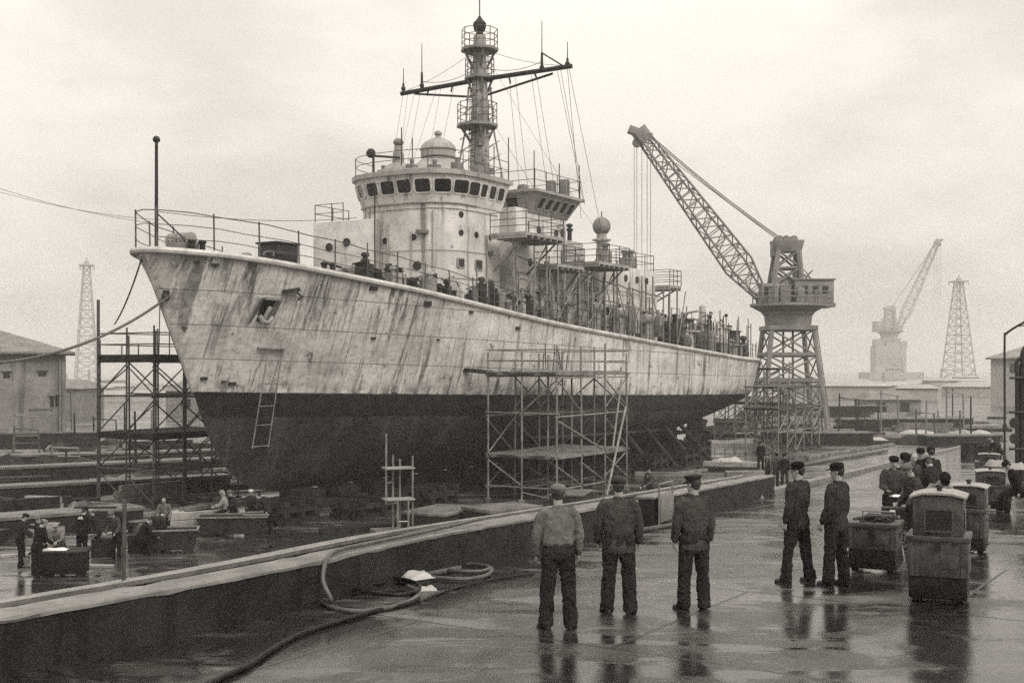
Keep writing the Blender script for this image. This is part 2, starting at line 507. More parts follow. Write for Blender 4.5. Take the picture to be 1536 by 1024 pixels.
# rust and dirt runs: long narrow streaks that start at seams and the deck edge
def streaks(su, sz, loc, lo, hi, k):
    return t.math('MULTIPLY', t.ramp(t.noise(t.coord('Object', (su, su * .25, sz), loc), 1.0, 5, .62), lo, hi), k)
s1 = streaks(1.5, .032, (3, 0, 0), .555, .63, .9)
s2 = streaks(4.2, .06, (11, 0, 5), .55, .63, .70)
s3 = streaks(12, .16, (5, 0, 2), .55, .66, .45)
breakup = t.ramp(t.noise(t.coord('Object', (.5, .5, .5), (4, 4, 4)), 1.0, 6, .65), .34, .62)
st = t.math('MULTIPLY', t.math('MAXIMUM', t.math('MAXIMUM', s1, s2), s3), t.math('ADD', t.math('MULTIPLY', breakup, .8), .2))
pale = t.mix(st, pale, rgb(.07))
free = t.math('DIVIDE', zr, t.math('SUBTRACT', 5.4, t.math('MULTIPLY', X, .05)))   # 0 at the paint line, 1 at the deck edge
s4 = t.math('MULTIPLY', streaks(.95, .03, (21, 0, 9), .55, .60, 1.0), t.ramp(free, .15, .9))
s4 = t.math('MULTIPLY', s4, t.ramp(t.noise(t.coord('Object', (4, 1, 1.1), (2, 2, 2)), 1.0, 5, .6), .35, .6))
pale = t.mix(t.math('MULTIPLY', s4, .9), pale, rgb(.05))
edge = t.math('MULTIPLY', t.ramp(free, .86, 1.0), t.ramp(t.noise(t.coord('Object', (1.4, .4, .5), (8, 1, 2)), 1.0, 6, .65), .42, .62))
pale = t.mix(t.math('MULTIPLY', edge, .7), pale, rgb(.10))
# grime creeping up from the paint line and blotches of bare rust
low = t.math('MULTIPLY', t.ramp(zr, .75, .0), t.ramp(t.noise(t.coord('Object', (2.2, 1, .9)), 1.0, 6, .65), .42, .60))
pale = t.mix(t.math('MULTIPLY', low, .75), pale, rgb(.09))
pale = t.mix(t.math('MULTIPLY', t.ramp(n3, .60, .67), .85), pale, rgb(.05))
# plate seams
br = t.n('ShaderNodeTexBrick'); cmb = t.n('ShaderNodeCombineXYZ'); t.set(cmb.inputs[0], X); t.set(cmb.inputs[1], zr)
t.t.links.new(cmb.outputs[0], br.inputs['Vector'])
br.inputs['Scale'].default_value = 1; br.inputs['Brick Width'].default_value = 6.2; br.inputs['Row Height'].default_value = 1.32
br.inputs['Mortar Size'].default_value = .022; br.inputs['Mortar Smooth'].default_value = .4
seam = br.outputs['Fac']
pale = t.mix(t.math('MULTIPLY', seam, .62), pale, rgb(.07))
dk = t.mix(t.ramp(n1, .3, .7), rgb(.012), rgb(.034))
dk = t.mix(t.math('MULTIPLY', t.ramp(n2, .5, .75), .5), dk, rgb(.075))
boot = t.ramp(zr2, -1.02, -1.0)                                          # darker boot topping under the line
dk = t.mix(boot, t.mix(t.math('MULTIPLY', streaks(1.6, .2, (1, 0, 7), .5, .7, .8), 1.0), dk, rgb(.06)), t.mix(t.ramp(n3, .4, .65), rgb(.006), rgb(.015)))
t.b.inputs['Specular IOR Level'].default_value = .3
col = t.mix(above, dk, pale)
t.set(t.b.inputs['Base Color'], col)
t.set(t.b.inputs['Roughness'], t.ramp(n2, .3, .7, .42, .68))
plate = t.noise(t.coord('Object', (.75, .5, .9)), 1.0, 3, .5)
hgt = t.math('ADD', t.math('MULTIPLY', plate, 1.0), t.math('MULTIPLY', n2, .10))
hgt = t.math('SUBTRACT', hgt, t.math('MULTIPLY', seam, .12))
t.set(t.b.inputs['Normal'], t.bump(hgt, .8, .16))
M['hull'] = m
hull = mb.build('hull', M['hull'], ship, smooth=40)

# deck, gunwale
mb = MB(); vs = []; fs = []
for u in us:
    b = max(0, b_deck(u) - .02); z = z_deck(u)
    vs += [S(u, -b, z - .03), S(u, 0, z + .06), S(u, b, z - .03)]
for i in range(len(us) - 1):
    for j in range(2): fs.append([i * 3 + j, i * 3 + j + 1, (i + 1) * 3 + j + 1, (i + 1) * 3 + j])
mb.add(vs, fs).build('deck', M['midgrey'], ship)
M['gun'] = pm('pale_gunwale_paint', .46, .5, var=.3, scale=1.3, spots=.85)
loop = [S(u, b_deck(u) + .02, z_deck(u) - .04) for u in us if u > -2.6]
loop2 = [S(u, -b_deck(u) - .02, z_deck(u) - .04) for u in us if u > -2.6]
tip = [S(-2.62, .22, 7.70), S(-2.64, 0, 7.70), S(-2.62, -.22, 7.70)]
path = list(reversed(loop)) + tip + loop2
MB().tube(path, .13, 8).build('gunwale', M['gun'], ship)
# stem bar
MB().tube([S(u - .02, 0, z_keel(u)) for u in [-2.55 + .17 * i for i in range(16)]], .07, 6).build('stem_bar', M['grey'], ship)

# railing along the deck edge: bars are the part, stanchions its sub-parts
def rail_h(u): return 1.5 - min(1, max(0, (u + 3) / 22)) * .42


def deck_rail(sgn, u0, u1, step, first=None):
    L_ = []; u = u0
    while u <= u1: L_.append(u); u += step
    mb = MB()
    uu = [u0 + (L_[-1] - u0) * i / 60 for i in range(61)]
    for fr in (1.0, .66, .33):
        mb.tube([S(u, sgn * (b_deck(u) - .16), z_deck(u) + rail_h(u) * fr + .03 * math.sin(u * 1.9 + fr * 5)) for u in uu], .022 if fr == 1 else .017, 5)
    r = mb.build('railing', M['pipe_dark'], ship)
    for u in L_:
        b = sgn * (b_deck(u) - .16)
        bar('stanchion', S(u, b, z_deck(u) - .02), S(u + random.uniform(-.04, .04), b + random.uniform(-.04, .04), z_deck(u) + rail_h(u) * (1.06 if random.random() < .7 else 1.2)), .034, M['pipe_dark'], r)
deck_rail(1, -2.4, 56, 1.75)
deck_rail(-1, -2.4, 14, 1.9)
bw_ = MB().tube([S(-2.4, .6, 9.22), S(-2.58, 0, 9.25), S(-2.4, -.6, 9.22)], .022, 5)
bw_.tube([S(-2.4, .6, 8.7), S(-2.58, 0, 8.72), S(-2.4, -.6, 8.7)], .017, 5).build('bow_rail', M['pipe_dark'], ship)

# jackstaff
jz = z_deck(-1.9)
js = MB().cyl(S(-1.9, 0, jz), S(-1.9, 0, 11.95), .075, .06, 8).build('jackstaff', M['dark'], ship)
MB().lathe(S(-1.9, 0, 11.9), [(.05, 0), (.13, .05), (.15, .14), (.1, .23), (.03, .27)], 12).build('truck', M['dark'], js)
MB().cyl(S(-1.9, 0, 9.2), S(-.6, .7, jz + .2), .03, None, 6).build('stay', M['dark'], js)

# foredeck gear
dz = z_deck(-.6)
wl = MB().box(S(-.7, .1, dz + .25), (.8, 1.0, .5)); wl.build('windlass_bed', M['midgrey'], ship, bevel=.05)
wi = MB()
for y in (-.75, 0, .75): wi.lathe(S(-.7, y * .6 - .1, dz + .62), [(.12, 0), (.3, .02), (.3, .07), (.17, .09), (.17, .22), (.3, .24), (.3, .29), (.12, .31)], 16, Matrix.Rotation(R(90), 3, 'X'))
wi.build('windlass', M['grey'], ship)
for u, v in ((-.6, .85), (2.6, 1.9), (3.0, -1.9), (5.2, 2.6), (8.6, 3.4)):
    z = z_deck(u); b = MB().box(S(u, v, z + .04), (.9, .35, .12))
    for du in (-.27, .27): b.lathe(S(u + du, v, z + .08), [(.12, 0), (.12, .38), (.16, .42), (.16, .5), (.1, .52)], 12)
    b.build('bollard', M['dark'], ship)
z = z_deck(5.0)
wb = MB().box(S(4.6, .3, z + .8), (1.35, 1.1, 1.2)).build('locker', M['dark'], ship, bevel=.04)
MB().box(S(4.6, .3, z + 1.44), (1.5, 1.22, .08)).build('lid', M['dark'], wb)
for u, v, h, r in ((3.4, .9, .85, .16), (4.0, -1.0, 1.0, .14), (7.2, 1.6, .7, .2), (7.9, -.4, 1.0, .16)):
    z = z_deck(u)
    MB().lathe(S(u, v, z - .02), [(r, 0), (r, h * .7), (r * 1.7, h * .78), (r * 1.8, h * .92), (r * .9, h)], 14).build('mushroom_vent', M['midgrey'], ship)
for k_ in range(26):                                     # hoses, chain, timber and blocks left on the foredeck
    u = random.uniform(3.5, 12.0); v = random.uniform(-.5, 1) * (b_deck(u) - .9); z = z_deck(u)
    a = random.uniform(0, 6.28); l_ = random.uniform(.4, 1.5); h_ = random.uniform(.15, .55)
    mb = MB().box(S(u, v, z + h_ / 2 + .05), (l_, random.uniform(.15, .6), h_), a)
    if k_ % 3 == 0: mb.tube([S(u + .3 * math.cos(i * .7) * (1 + i * .03), v + .3 * math.sin(i * .7), z + h_ + .08 + i * .01) for i in range(22)], .05, 5)
    if k_ % 4 == 1: mb.tube([S(u - l_, v, z + h_ + .1), S(u, v + .3, z + h_ + .35), S(u + l_, v + .1, z + .1)], .045, 5)
    mb.build('deck_gear', M[random.choice(('dark', 'midgrey', 'plank_dark', 'plank', 'grey'))], ship)
gy = MB().tube([S(8.9, 2.2, z_deck(8.9)), S(8.9, 2.2, 11.6)], .035, 6).build('whip_aerial', M['dark'], ship)
gp = MB().box(S(9.6, .3, z_deck(9.6) + .4), (1.9, 1.9, .7)); gp.build('gun_mount', M['midgrey'], ship, bevel=.08)
MB().cyl(S(9.6, .6, z_deck(9.6) + 1.0), S(7.2, .6, z_deck(9) + 1.25), .07, .05, 8).cyl(S(9.9, .6, z_deck(9.6) + .95), S(9.2, .6, z_deck(9.6) + 1.05), .16, .13, 8).build('gun_barrel', M['dark'], ship)

# ------------------------------------------------ superstructure
def arc(u0, uc, ru, v, n=9):
    """outline of a block with a rounded front, counter-clockwise in local x, y"""
    p = [(u0, -v), (uc, -v)]
    pw = lambda x: math.copysign(abs(x) ** .70, x)
    pts = [(uc - ru * pw(math.sin(math.pi * i / n)), v * pw(math.cos(math.pi * i / n))) for i in range(1, n)]      # port to starboard round the front
    return [(uc, v)] + pts + [(uc, -v), (u0, -v), (u0, v)]


def loc(poly): return [(u, -v) for u, v in poly]


ZR = 12.85
tower = arc(18.2, 16.0, 2.75, 3.05)
MB().prism(loc(tower), 5.4 - SZ, 11.35 - SZ).build('bridge_tower', M['white'], ship, smooth=8)
MB().prism(loc([(12.7, -4.75), (18.4, -4.75), (18.4, -2.0), (15.5, -2.0), (12.85, -.8)]), 5.5 - SZ, 10.6 - SZ).build('deckhouse', M['white'], ship, bevel=.05)
gal0 = arc(18.3, 16.0, 2.8, 3.1); gal1 = arc(18.6, 16.0, 3.15, 3.42)
MB().prism(loc(gal0), 11.25 - SZ, 12.62 - SZ, loc(gal1)).build('bridge_gallery', M['white'], ship, smooth=8)
rf = arc(18.75, 16.0, 3.3, 3.55)
MB().prism(loc(rf), 12.622 - SZ, 12.86 - SZ).prism(loc(arc(18.6, 16, 3.1, 3.25)), 12.862 - SZ, 12.98 - SZ, loc(arc(18.4, 16, 2.8, 2.8))).build('bridge_roof', M['grey'], ship)
MB().tube([S(u, v, 11.28) for u, v in arc(18.3, 16.0, 2.83, 3.13)], .04, 5).build('gallery_sill', M['grey'], ship)


def rrect(w, h, r=.12, k=4):
    out = []
    for cx, cy_, a0 in ((w / 2 - r, h / 2 - r, 0), (-w / 2 + r, h / 2 - r, 90), (-w / 2 + r, -h / 2 + r, 180), (w / 2 - r, -h / 2 + r, 270)):
        out += [(cx + r * math.cos(R(a0 + 90 * i / k)), cy_ + r * math.sin(R(a0 + 90 * i / k))) for i in range(k + 1)]
    return out


def panel(name, c_, right, up, w, h, mat, parent, th=.03, r=.12, frame=None):
    """a rounded window let into a wall: glass plate, with a raised frame as its own child"""
    right = right.normalized(); up = up.normalized(); nrm = right.cross(up)
    p = rrect(w, h, r); mb = MB(); k = len(p)
    vs = [c_ + right * a + up * b - nrm * .1 for a, b in p] + [c_ + right * a + up * b + nrm * th for a, b in p]
    mb.add(vs, [list(range(k))[::-1], list(range(k, 2 * k))] + [[i, (i + 1) % k, k + (i + 1) % k, k + i] for i in range(k)])
    o = mb.build(name, mat, parent)
    if frame:
        fm = MB(); fw = .07
        inn = [c_ + right * a + up * b for a, b in p]; po = rrect(w + 2 * fw, h + 2 * fw, r + fw)
        ou = [c_ + right * a + up * b for a, b in po]
        vs = [q - nrm * .1 for q in ou] + [q + nrm * (th + .03) for q in ou] + [q + nrm * (th + .03) for q in inn] + [q - nrm * .1 for q in inn]
        fs_ = []
        for L0, L1 in ((0, 1), (1, 2), (2, 3)):
            fs_ += [[L0 * k + i, L0 * k + (i + 1) % k, L1 * k + (i + 1) % k, L1 * k + i] for i in range(k)]
        fm.add(vs, fs_).build('window_frame', frame, o)
    return o


# gallery windows
def on_gallery(poly0, poly1, z0, z1, fr, s):
    """point at arc length s (m) from the port end of the rounded front, and the frame there"""
    L_ = [V((a, -b, z0 - SZ)).lerp(V((c, -d, z1 - SZ)), fr) for (a, b), (c, d) in zip(poly0, poly1)]
    tot = 0
    for i in range(len(L_) - 1):
        e = (L_[i + 1] - L_[i]).length
        if tot + e >= s:
            p = L_[i].lerp(L_[i + 1], (s - tot) / e)
            a = V((lerp(poly0[i][0], poly0[i + 1][0], .5), -lerp(poly0[i][1], poly0[i + 1][1], .5), z0)); b = V((lerp(poly1[i][0], poly1[i + 1][0], .5), -lerp(poly1[i][1], poly1[i + 1][1], .5), z1))
            return p, (L_[i + 1] - L_[i]).normalized(), (b - a)
        tot += e
    return None


g0 = [(18.3, 3.1)] + gal0[:-2]; g1 = [(18.6, 3.42)] + gal1[:-2]
s = .55
for k_ in range(13):
    q = on_gallery(g0, g1, 11.25, 12.62, .60, s)
    if q is None: break
    p, rt, up = q
    rt = -rt
    up = up.normalized(); up = (up - rt * up.dot(rt)).normalized()
    if rt.cross(up).dot(p - S(16.5, 0, 12)) < 0: rt = -rt
    panel('window', p, rt, up, (.80 if k_ > 2 else .54), .64, M['glass'], ship, .004, .12, M['white'])
    s += 1.0 if k_ > 2 else .8

def rail_loop(pts, h, parent, bars=(1, .5), every=2, r=.02, mat='pipe_dark', name='railing'):
    mb = MB()
    for fr in bars: mb.tube([p + V((0, 0, h * fr)) for p in pts], r * .8, 5)
    o = mb.build(name, M[mat], parent)
    for i in range(0, len(pts), every): bar('stanchion', pts[i], pts[i] + V((0, 0, h * 1.03)), r * 1.15, M[mat], o)
    return o


# portholes and dark openings on the tower face
def tower_point(s_, z, outset=0.0, poly=None):
    poly = poly or tower
    L_ = [S(a, b, z) for a, b in [(18.2, 3.05)] + poly[:-2]]
    tot = 0
    for i in range(len(L_) - 1):
        e = (L_[i + 1] - L_[i]).length
        if tot + e >= s_:
            d = (L_[i + 1] - L_[i]).normalized(); nn = V((-d.y, d.x, 0))
            if nn.dot(L_[i] - S(16.5, 0, z)) < 0: nn = -nn
            return L_[i].lerp(L_[i + 1], (s_ - tot) / e) + nn * outset, d, nn
        tot += e


def porthole(p, nn, r=.17, hood=True):
    t1 = V((0, 0, 1)).cross(nn).normalized(); Mx = Matrix((t1, V((0, 0, 1)), nn)).transposed()
    o = MB().lathe(p, [(r * 1.3, -.08), (r * 1.3, .045), (r * 1.02, .05), (r, .02), (r * .2, .02)], 14, Mx).build('porthole', M['dark'], ship)
    MB().lathe(p, [(r, -.05), (r * .98, .026), (r * .1, .028)], 14, Mx).build('glass', M['glass'], o)


for s_, z, w_, h_ in ((2.6, 6.9, .5, .35), (6.6, 6.6, .5, .4)):
    p, d, nn = tower_point(s_, z); panel('window', p, V((0, 0, 1)).cross(nn), V((0, 0, 1)), w_, h_, M['glass'], ship, .01, .05, M['grey'])
for s_, z in ((3.4, 10.75), (.9, 9.85), (3.4, 9.85), (2.2, 9.85), (5.9, 9.6), (7.6, 9.5), (8.4, 9.5), (5.7, 8.2), (4.6, 7.1)):
    p, d, nn = tower_point(s_, z); porthole(p, nn, .12 if z > 9 else .17)
for s_, z, w_, h_ in ((2.0, 8.35, .55, .45), (3.4, 8.35, .42, .38), (.9, 7.0, .5, 1.3)):
    p, d, nn = tower_point(s_, z); rt = V((0, 0, 1)).cross(nn)
    panel('window', p, rt, V((0, 0, 1)), w_, h_, M['glass'], ship, .01, .06, M['grey'])
rail_loop([S(u, v, 10.6) for u, v in ((15.5, -4.7), (14.2, -4.7), (12.8, -4.7), (12.8, -3.6), (12.85, -2.9))], .9, ship, (1, .5), 1, .024)
for u, v, z in ((12.72, -3.7, 9.3), (12.76, -2.6, 9.5)): porthole(S(u, v, z), V((-1, 0, 0)), .16)
# pipes, hand rails, cable trunks run over the tower
for s_, z0, z1, r in ((1.3, 6.3, 9.9, .05), (2.2, 6.2, 8.2, .04), (4.9, 6.4, 10.9, .03), (6.0, 7.3, 9.9, .035), (7.4, 6.5, 10.3, .04), (9.4, 6.6, 9.9, .04), (3.7, 6.2, 7.2, .05)):
    p, d, nn = tower_point(s_, z0, .06); q, d, nn = tower_point(s_, z1, .06)
    bar('pipe', p, q, r, M['grey'], ship)
for z, r in ((8.95, .016), (11.0, .02), (7.6, .016)):
    pts = [tower_point(.2 + i * .28, z, .04)[0] for i in range(32)]
    MB().tube(pts, r, 4).build('handrail', M['grey'], ship)
for s_, z, sz in ((5.4, 9.85, (.6, .25, .2)), (2.4, 6.8, (.4, .3, .5)), (6.3, 7.0, (.5, .4, .6)), (7.8, 7.6, (.35, .25, .8)), (1.0, 9.0, (.2, .2, .25)), (8.6, 8.6, (.3, .2, .3))):
    p, d, nn = tower_point(s_, z, .1); MB().box(p, sz, math.atan2(d.y, d.x)).build('junction_box', M['midgrey'], ship, bevel=.02)

# roof rail and gear above the bridge
rp = [S(u, v, 12.87) for u, v in [(18.6, 3.35)] + arc(18.6, 16.0, 3.1, 3.38)[:-2]]
rail_loop(rp, .95, ship, (1, .55), 2, .024)
d0 = MB().lathe(S(16.6, .3, 12.95), [(1.75, 0), (1.4, .5), (.85, 1.0), (.75, 1.05)], 24).build('director_base', M['grey'], ship)
MB().lathe(S(16.6, .3, 14.01), [(.84, 0), (.90, .05), (.90, .38), (.96, .42)], 24).build('director_drum', M['grey'], d0)
MB().lathe(S(16.6, .3, 14.43), [(.94, 0), (.88, .2), (.66, .42), (.34, .58), (.16, .66), (.12, .74), (.2, .80), (.2, .92), (.1, 1.0)], 24).build('director_dome', M['grey'], d0)
d1 = MB().lathe(S(15.6, -1.5, 12.95), [(.95, 0), (.85, .45), (.5, .75), (.3, .8), (.28, 1.35), (.22, 1.4), (.22, 1.7)], 18).build('sight_pedestal', M['grey'], ship)
MB().ball(S(15.6, -1.5, 14.85), .27, 14, 8, s=(1, 1, .8)).build('sight_head', M['midgrey'], d1)
d2 = MB().cyl(S(14.9, -2.6, 12.9), S(14.9, -2.6, 14.2), .05).cyl(S(14.9, -2.6, 14.15), S(14.9, -.9, 13.9), .06).build('lamp_bracket', M['dark'], ship)
MB().ball(S(14.9, -2.75, 14.3), .25, 12, 8).build('signal_lamp', M['dark'], d2)
for u, v, h in ((14.2, .4, .4), (14.6, 1.5, .35), (15.4, 2.3, .5), (18.0, 2.2, .9), (18.3, -2.6, .7), (16.8, 2.6, .5), (15.9, -2.7, .6)):
    MB().box(S(u, v, 12.95 + h / 2), (.5, .45, h)).cyl(S(u, v, 12.95 + h), S(u, v, 13.2 + h), .1, .14, 8).build('roof_fitting', M['midgrey'], ship, bevel=.03)
for u, v, h in ((15.2, -1.0, 2.6), (16.0, -.9, 2.2), (17.9, 2.9, 1.7), (18.5, 3.4, 2.2)):
    bar('whip_aerial', S(u, v, 12.9), S(u, v, 12.9 + h), .03, M['dark'], ship)

# ------------------------------------------------ mast
MU = 21.0
ma = MB().tube([S(MU, 0, 9.0), S(MU, 0, 14.0), S(MU, 0, 18.2), S(MU, 0, 21.4)], .68, 16, True, .34).build('mast', M['grey'], ship)


def mast_stage(z, r, off, hh, mat='midgrey'):
    pl = MB().prism([(MU + off + r * math.cos(R(45 * i + 22)), r * math.sin(R(45 * i + 22))) for i in range(8)], z - SZ, z - SZ + .14)
    for a in range(4):
        c_, s__ = math.cos(R(90 * a + 45)), math.sin(R(90 * a + 45))
        pl.tube([S(MU + .3 * c_, .3 * s__, z - 1.1), S(MU + off + r * .8 * c_, r * .8 * s__, z)], .07, 6)
    p = pl.build('mast_platform', M[mat], ma)
    pts = [S(MU + off + (r - .06) * math.cos(R(45 * i + 22)), (r - .06) * math.sin(R(45 * i + 22)), z + .14) for i in range(9)]
    mb = MB()
    for fr in (1, .66, .33): mb.tube([q + V((0, 0, hh * fr)) for q in pts], .022, 5)
    for q in pts[:-1]: mb.tube([q, q + V((0, 0, hh))], .026, 5)
    mb.build('platform_railing', M['pipe_dark'], ma)


mast_stage(20.55, 1.05, 0, 1.05); mast_stage(19.0, .85, 0, 1.0); mast_stage(16.35, 1.15, -.25, 1.15)
MB().lathe(S(MU, 0, 21.3), [(.2, 0), (.2, .35), (.3, .4), (.36, .6), (.36, .8), (.22, .95), (.1, 1.1), (.06, 1.2)], 14).build('mast_lamp', M['dark'], ma)
bar('mast_whip', S(MU, 0, 22.4), S(MU, 0, 23.9), .035, M['dark'], ma)
yd = MB().tube([S(MU, -5.35, 19.12 - .25), S(MU, 0, 19.05 - .05), S(MU, 5.75, 19.0)], .13, 8)
yd.tube([S(MU, -4.4, 18.75), S(MU, -.4, 18.1), S(MU, .4, 18.1), S(MU, 4.6, 18.75)], .065, 6)
for v in (-3.4, -1.8, 1.9, 3.5): yd.tube([S(MU, v, 18.9), S(MU, v * 1.05, 18.55)], .05, 5)
yd.build('yard', M['dark'], ma)
for v, h in ((-5.2, 1.0), (-3.9, 1.9), (3.95, 2.0), (5.5, 1.0)):
    a = MB().cyl(S(MU, v, 18.95), S(MU, v, 18.95 + h * .5), .09, .06, 8).cyl(S(MU, v, 18.95 + h * .5), S(MU, v, 18.95 + h * 1.35), .03, .02, 6)
    a.ball(S(MU, v, 19.15), .14, 10, 6).build('yard_aerial', M['dark'], ma)
MB().cyl(S(MU, 4.0, 19.9), S(MU, 5.2, 19.1), .04).build('aerial_strut', M['dark'], ma)
for sg in (-1, 1):
    for du in (-.75, .75):
        MB().tube([S(MU + du * 1.2, sg * 1.15, 12.6), S(MU + du * .6, sg * .62, 16.3), S(MU + du * .45, sg * .5, 18.6)], .055, 6).build('mast_leg', M['grey'], ma)
lb = MB()
for k_ in range(8):
    z0 = 12.8 + k_ * .72; z1 = z0 + .72; f0 = 1 - k_ / 8 * .52; f1 = 1 - (k_ + 1) / 8 * .52
    for sg in (-1, 1): lb.tube([S(MU - .9 * f0, sg * 1.15 * f0, z0), S(MU + .9 * f1, sg * 1.15 * f1, z1)], .03, 4)
    for sg in (-1, 1): lb.tube([S(MU + sg * .9 * f0, -1.15 * f0, z0), S(MU + sg * .9 * f1, 1.15 * f1, z1)], .03, 4)
lb.build('mast_lattice', M['grey'], ma)
ld = MB()
for sg in (-.2, .2): ld.tube([S(MU - .85, sg, 12.5), S(MU - .55, sg, 20.5)], .025, 4)
for k_ in range(26): ld.tube([S(MU - .85 + k_ * .0115, -.2, 12.6 + k_ * .3), S(MU - .85 + k_ * .0115, .2, 12.6 + k_ * .3)], .016, 4)
ld.build('mast_ladder', M['dark'], ma)
for k_ in range(7):
    z = 13.2 + k_ * .75; a = random.uniform(0, 6.28)
    MB().box(S(MU + .62 * math.cos(a), .62 * math.sin(a), z), (.28, .28, .34), a).build('mast_box', M['midgrey'], ma)
# halyards and aerial wires, each by itself
def wire(a, b, r=.011, s_=0.0, parent=None, name='halyard'):
    return MB().tube(sag(a, b, s_, 8) if s_ else [a, b], r, 4, False).build(name, M['wire'], parent or ma, smooth=60, recalc=False)


for v, u1, v1, z1 in ((-5.2, 20, -5.6, 13.0), (-4.9, 19, -4.2, 12.9), (-4.4, 18.2, -3.8, 12.9), (-4.0, 19.3, -4.0, 12.9), (-2.9, 18, -2.9, 12.9), (-2.6, 19, -2.4, 12.9), (-1.7, 19, -1.7, 12.9),
                      (1.9, 22, 2.0, 12.6), (2.3, 22.4, 2.3, 12.6), (3.3, 22.8, 3.3, 12.6), (3.6, 23.5, 3.4, 12.6), (4.9, 24.5, 4.6, 12.3), (5.1, 25, 4.4, 12.3), (5.5, 25.5, 3.9, 11.6), (5.6, 27.5, 4.4, 10.0)):
    wire(S(MU, v, 18.85), S(u1, v1, z1), .013)
wire(S(MU, -5.2, 18.95), S(MU, -.2, 20.7), .012, .2); wire(S(MU, 5.6, 19.05), S(MU, .2, 20.7), .012, .25)
wire(S(MU, -3.9, 19.4), S(MU, -.4, 19.6), .016, .3); wire(S(MU, 4.0, 19.5), S(MU, .4, 19.6), .016, .3)
wire(S(MU, .9, 16.5), S(27, 3.0, 9.6), .011, .1); wire(S(MU, 0, 21.0), S(36, 0, 11.5), .011, .4)
wire(S(-1.9, 0, 9.25), S(12.2, -1.5, 10.6), .014, .25, ship, 'dressing_line')

# ------------------------------------------------ block abaft the mast, with a slanting window band
MB().prism(loc([(19.2, -3.3), (24.6, -3.3), (24.6, 3.45), (19.2, 3.45)]), 4.9 - SZ, 11.6 - SZ).build('charthouse', M['white'], ship, bevel=.03)
c0 = [(20.4, -3.3), (24.62, -3.3), (24.62, 3.47), (20.4, 3.47)]; c1 = [(20.0, -3.9), (25, -3.9), (25, 4.15), (20.0, 4.15)]
MB().prism(loc([(24.603, -3.2), (27, -3.2), (27, 3.3), (24.603, 3.3)]), 4.9 - SZ, 8.6 - SZ).build('deckhouse', M['white'], ship, bevel=.03)
MB().prism(loc([(25.0, -1.5), (26.9, -1.5), (26.9, 2.2), (25.0, 2.2)]), 8.603 - SZ, 10.4 - SZ).build('deckhouse', M['grey'], ship, bevel=.05)
MB().prism(loc(c0), 11.4 - SZ, 12.45 - SZ, loc(c1)).build('chart_gallery', M['grey'], ship)
MB().prism(loc([(19.8, -4.0), (25.2, -4.0), (25.2, 4.3), (19.8, 4.3)]), 12.452 - SZ, 12.6 - SZ).build('chart_roof', M['grey'], ship)
for i in range(5):
    u = 21.1 + i * .8
    panel('window', S(u, 3.47 + .68 * .55, 11.4 + 1.05 * .55), V((1, 0, 0)), V((0, -.68, 1.05)), .5, .62, M['glass'], ship, .012, .08, M['grey'])
for v in (2.6, 1.4): panel('window', S(20.4 - .4 * .5, v, 11.95), V((0, -1, 0)), V((-.4, 0, 1.05)), .7, .6, M['glass'], ship, .012, .08, M['grey'])
rail_loop([S(u, v, 12.6) for u, v in ((20, 0), (20, 2), (20, 4.1), (21.2, 4.1), (22.4, 4.1), (23.6, 4.1), (25, 4.1), (25, 2), (25, 0))], 1.0, ship, (1, .5), 1, .024)
for u, v, h in ((21.5, 2.5, .5), (23.3, 3.2, .9), (24.5, 3.4, 1.1), (24.2, 1.0, .7)):
    MB().box(S(u, v, 12.6 + h / 2), (.5, .4, h)).build('roof_fitting', M['midgrey'], ship, bevel=.03)
for u, v, h in ((20.1, 4.0, 2.0), (22.8, 4.0, 1.7), (24.9, 4.1, 1.9)): bar('whip_aerial', S(u, v, 12.6), S(u, v, 12.6 + h), .03, M['dark'], ship)
for u, z in ((21.5, 10.6), (23.4, 10.6), (24.1, 10.7), (20.6, 8.8), (22.3, 8.8), (24.2, 8.8), (21.2, 7.2), (24.0, 7.0)): porthole(S(u, 3.45, z), V((0, -1, 0)), .16)

# wing platforms hung on the port side, with their posts and railings
def wing(u0, u1, v0, v1, z, posts=True):
    w_ = MB().prism(loc([(u0, v0), (u1, v0), (u1, v1), (u0, v1)]), z - SZ, z - SZ + .16)
    k = int((u1 - u0) / .7) + 1
    for i in range(k + 1): w_.beam(S(lerp(u0 + .05, u1 - .05, i / k), v0, z - .07), S(lerp(u0 + .05, u1 - .05, i / k), v1, z - .07), .07, .12)
    p = w_.build('wing_platform', M['grey'], ship)
    rail_loop([S(u, v, z + .16) for u, v in ((u0, v0), (u0, v1), (lerp(u0, u1, .33), v1), (lerp(u0, u1, .66), v1), (u1, v1), (u1, v0))], 1.0, p, (1, .66, .33), 1, .026)
    if posts:
        for u in (u0 + .3, u1 - .3):
            b = min(v1 - .15, b_deck(u) - .25)
            bar('post', S(u, b, z_deck(u)), S(u, b, z), .06, M['pipe'], p)
            bar('strut', S(u, v0 + .02, z - 1.7), S(u, v1 - .2, z - .05), .05, M['pipe'], p)
        bar('strut', S(u0 + .3, b_deck(u0) - .25, z_deck(u0) + .2), S(u1 - .3, b_deck(u1) - .25, z - .2), .04, M['pipe'], p)
    return p


wing(16.6, 20.4, 3.5, 5.6, 9.78); wing(21.0, 24.0, 3.47, 4.9, 8.55); wing(24.4, 28.2, 3.47, 5.6, 8.9); wing(36.8, 38.6, 1.0, 4.3, 8.35)

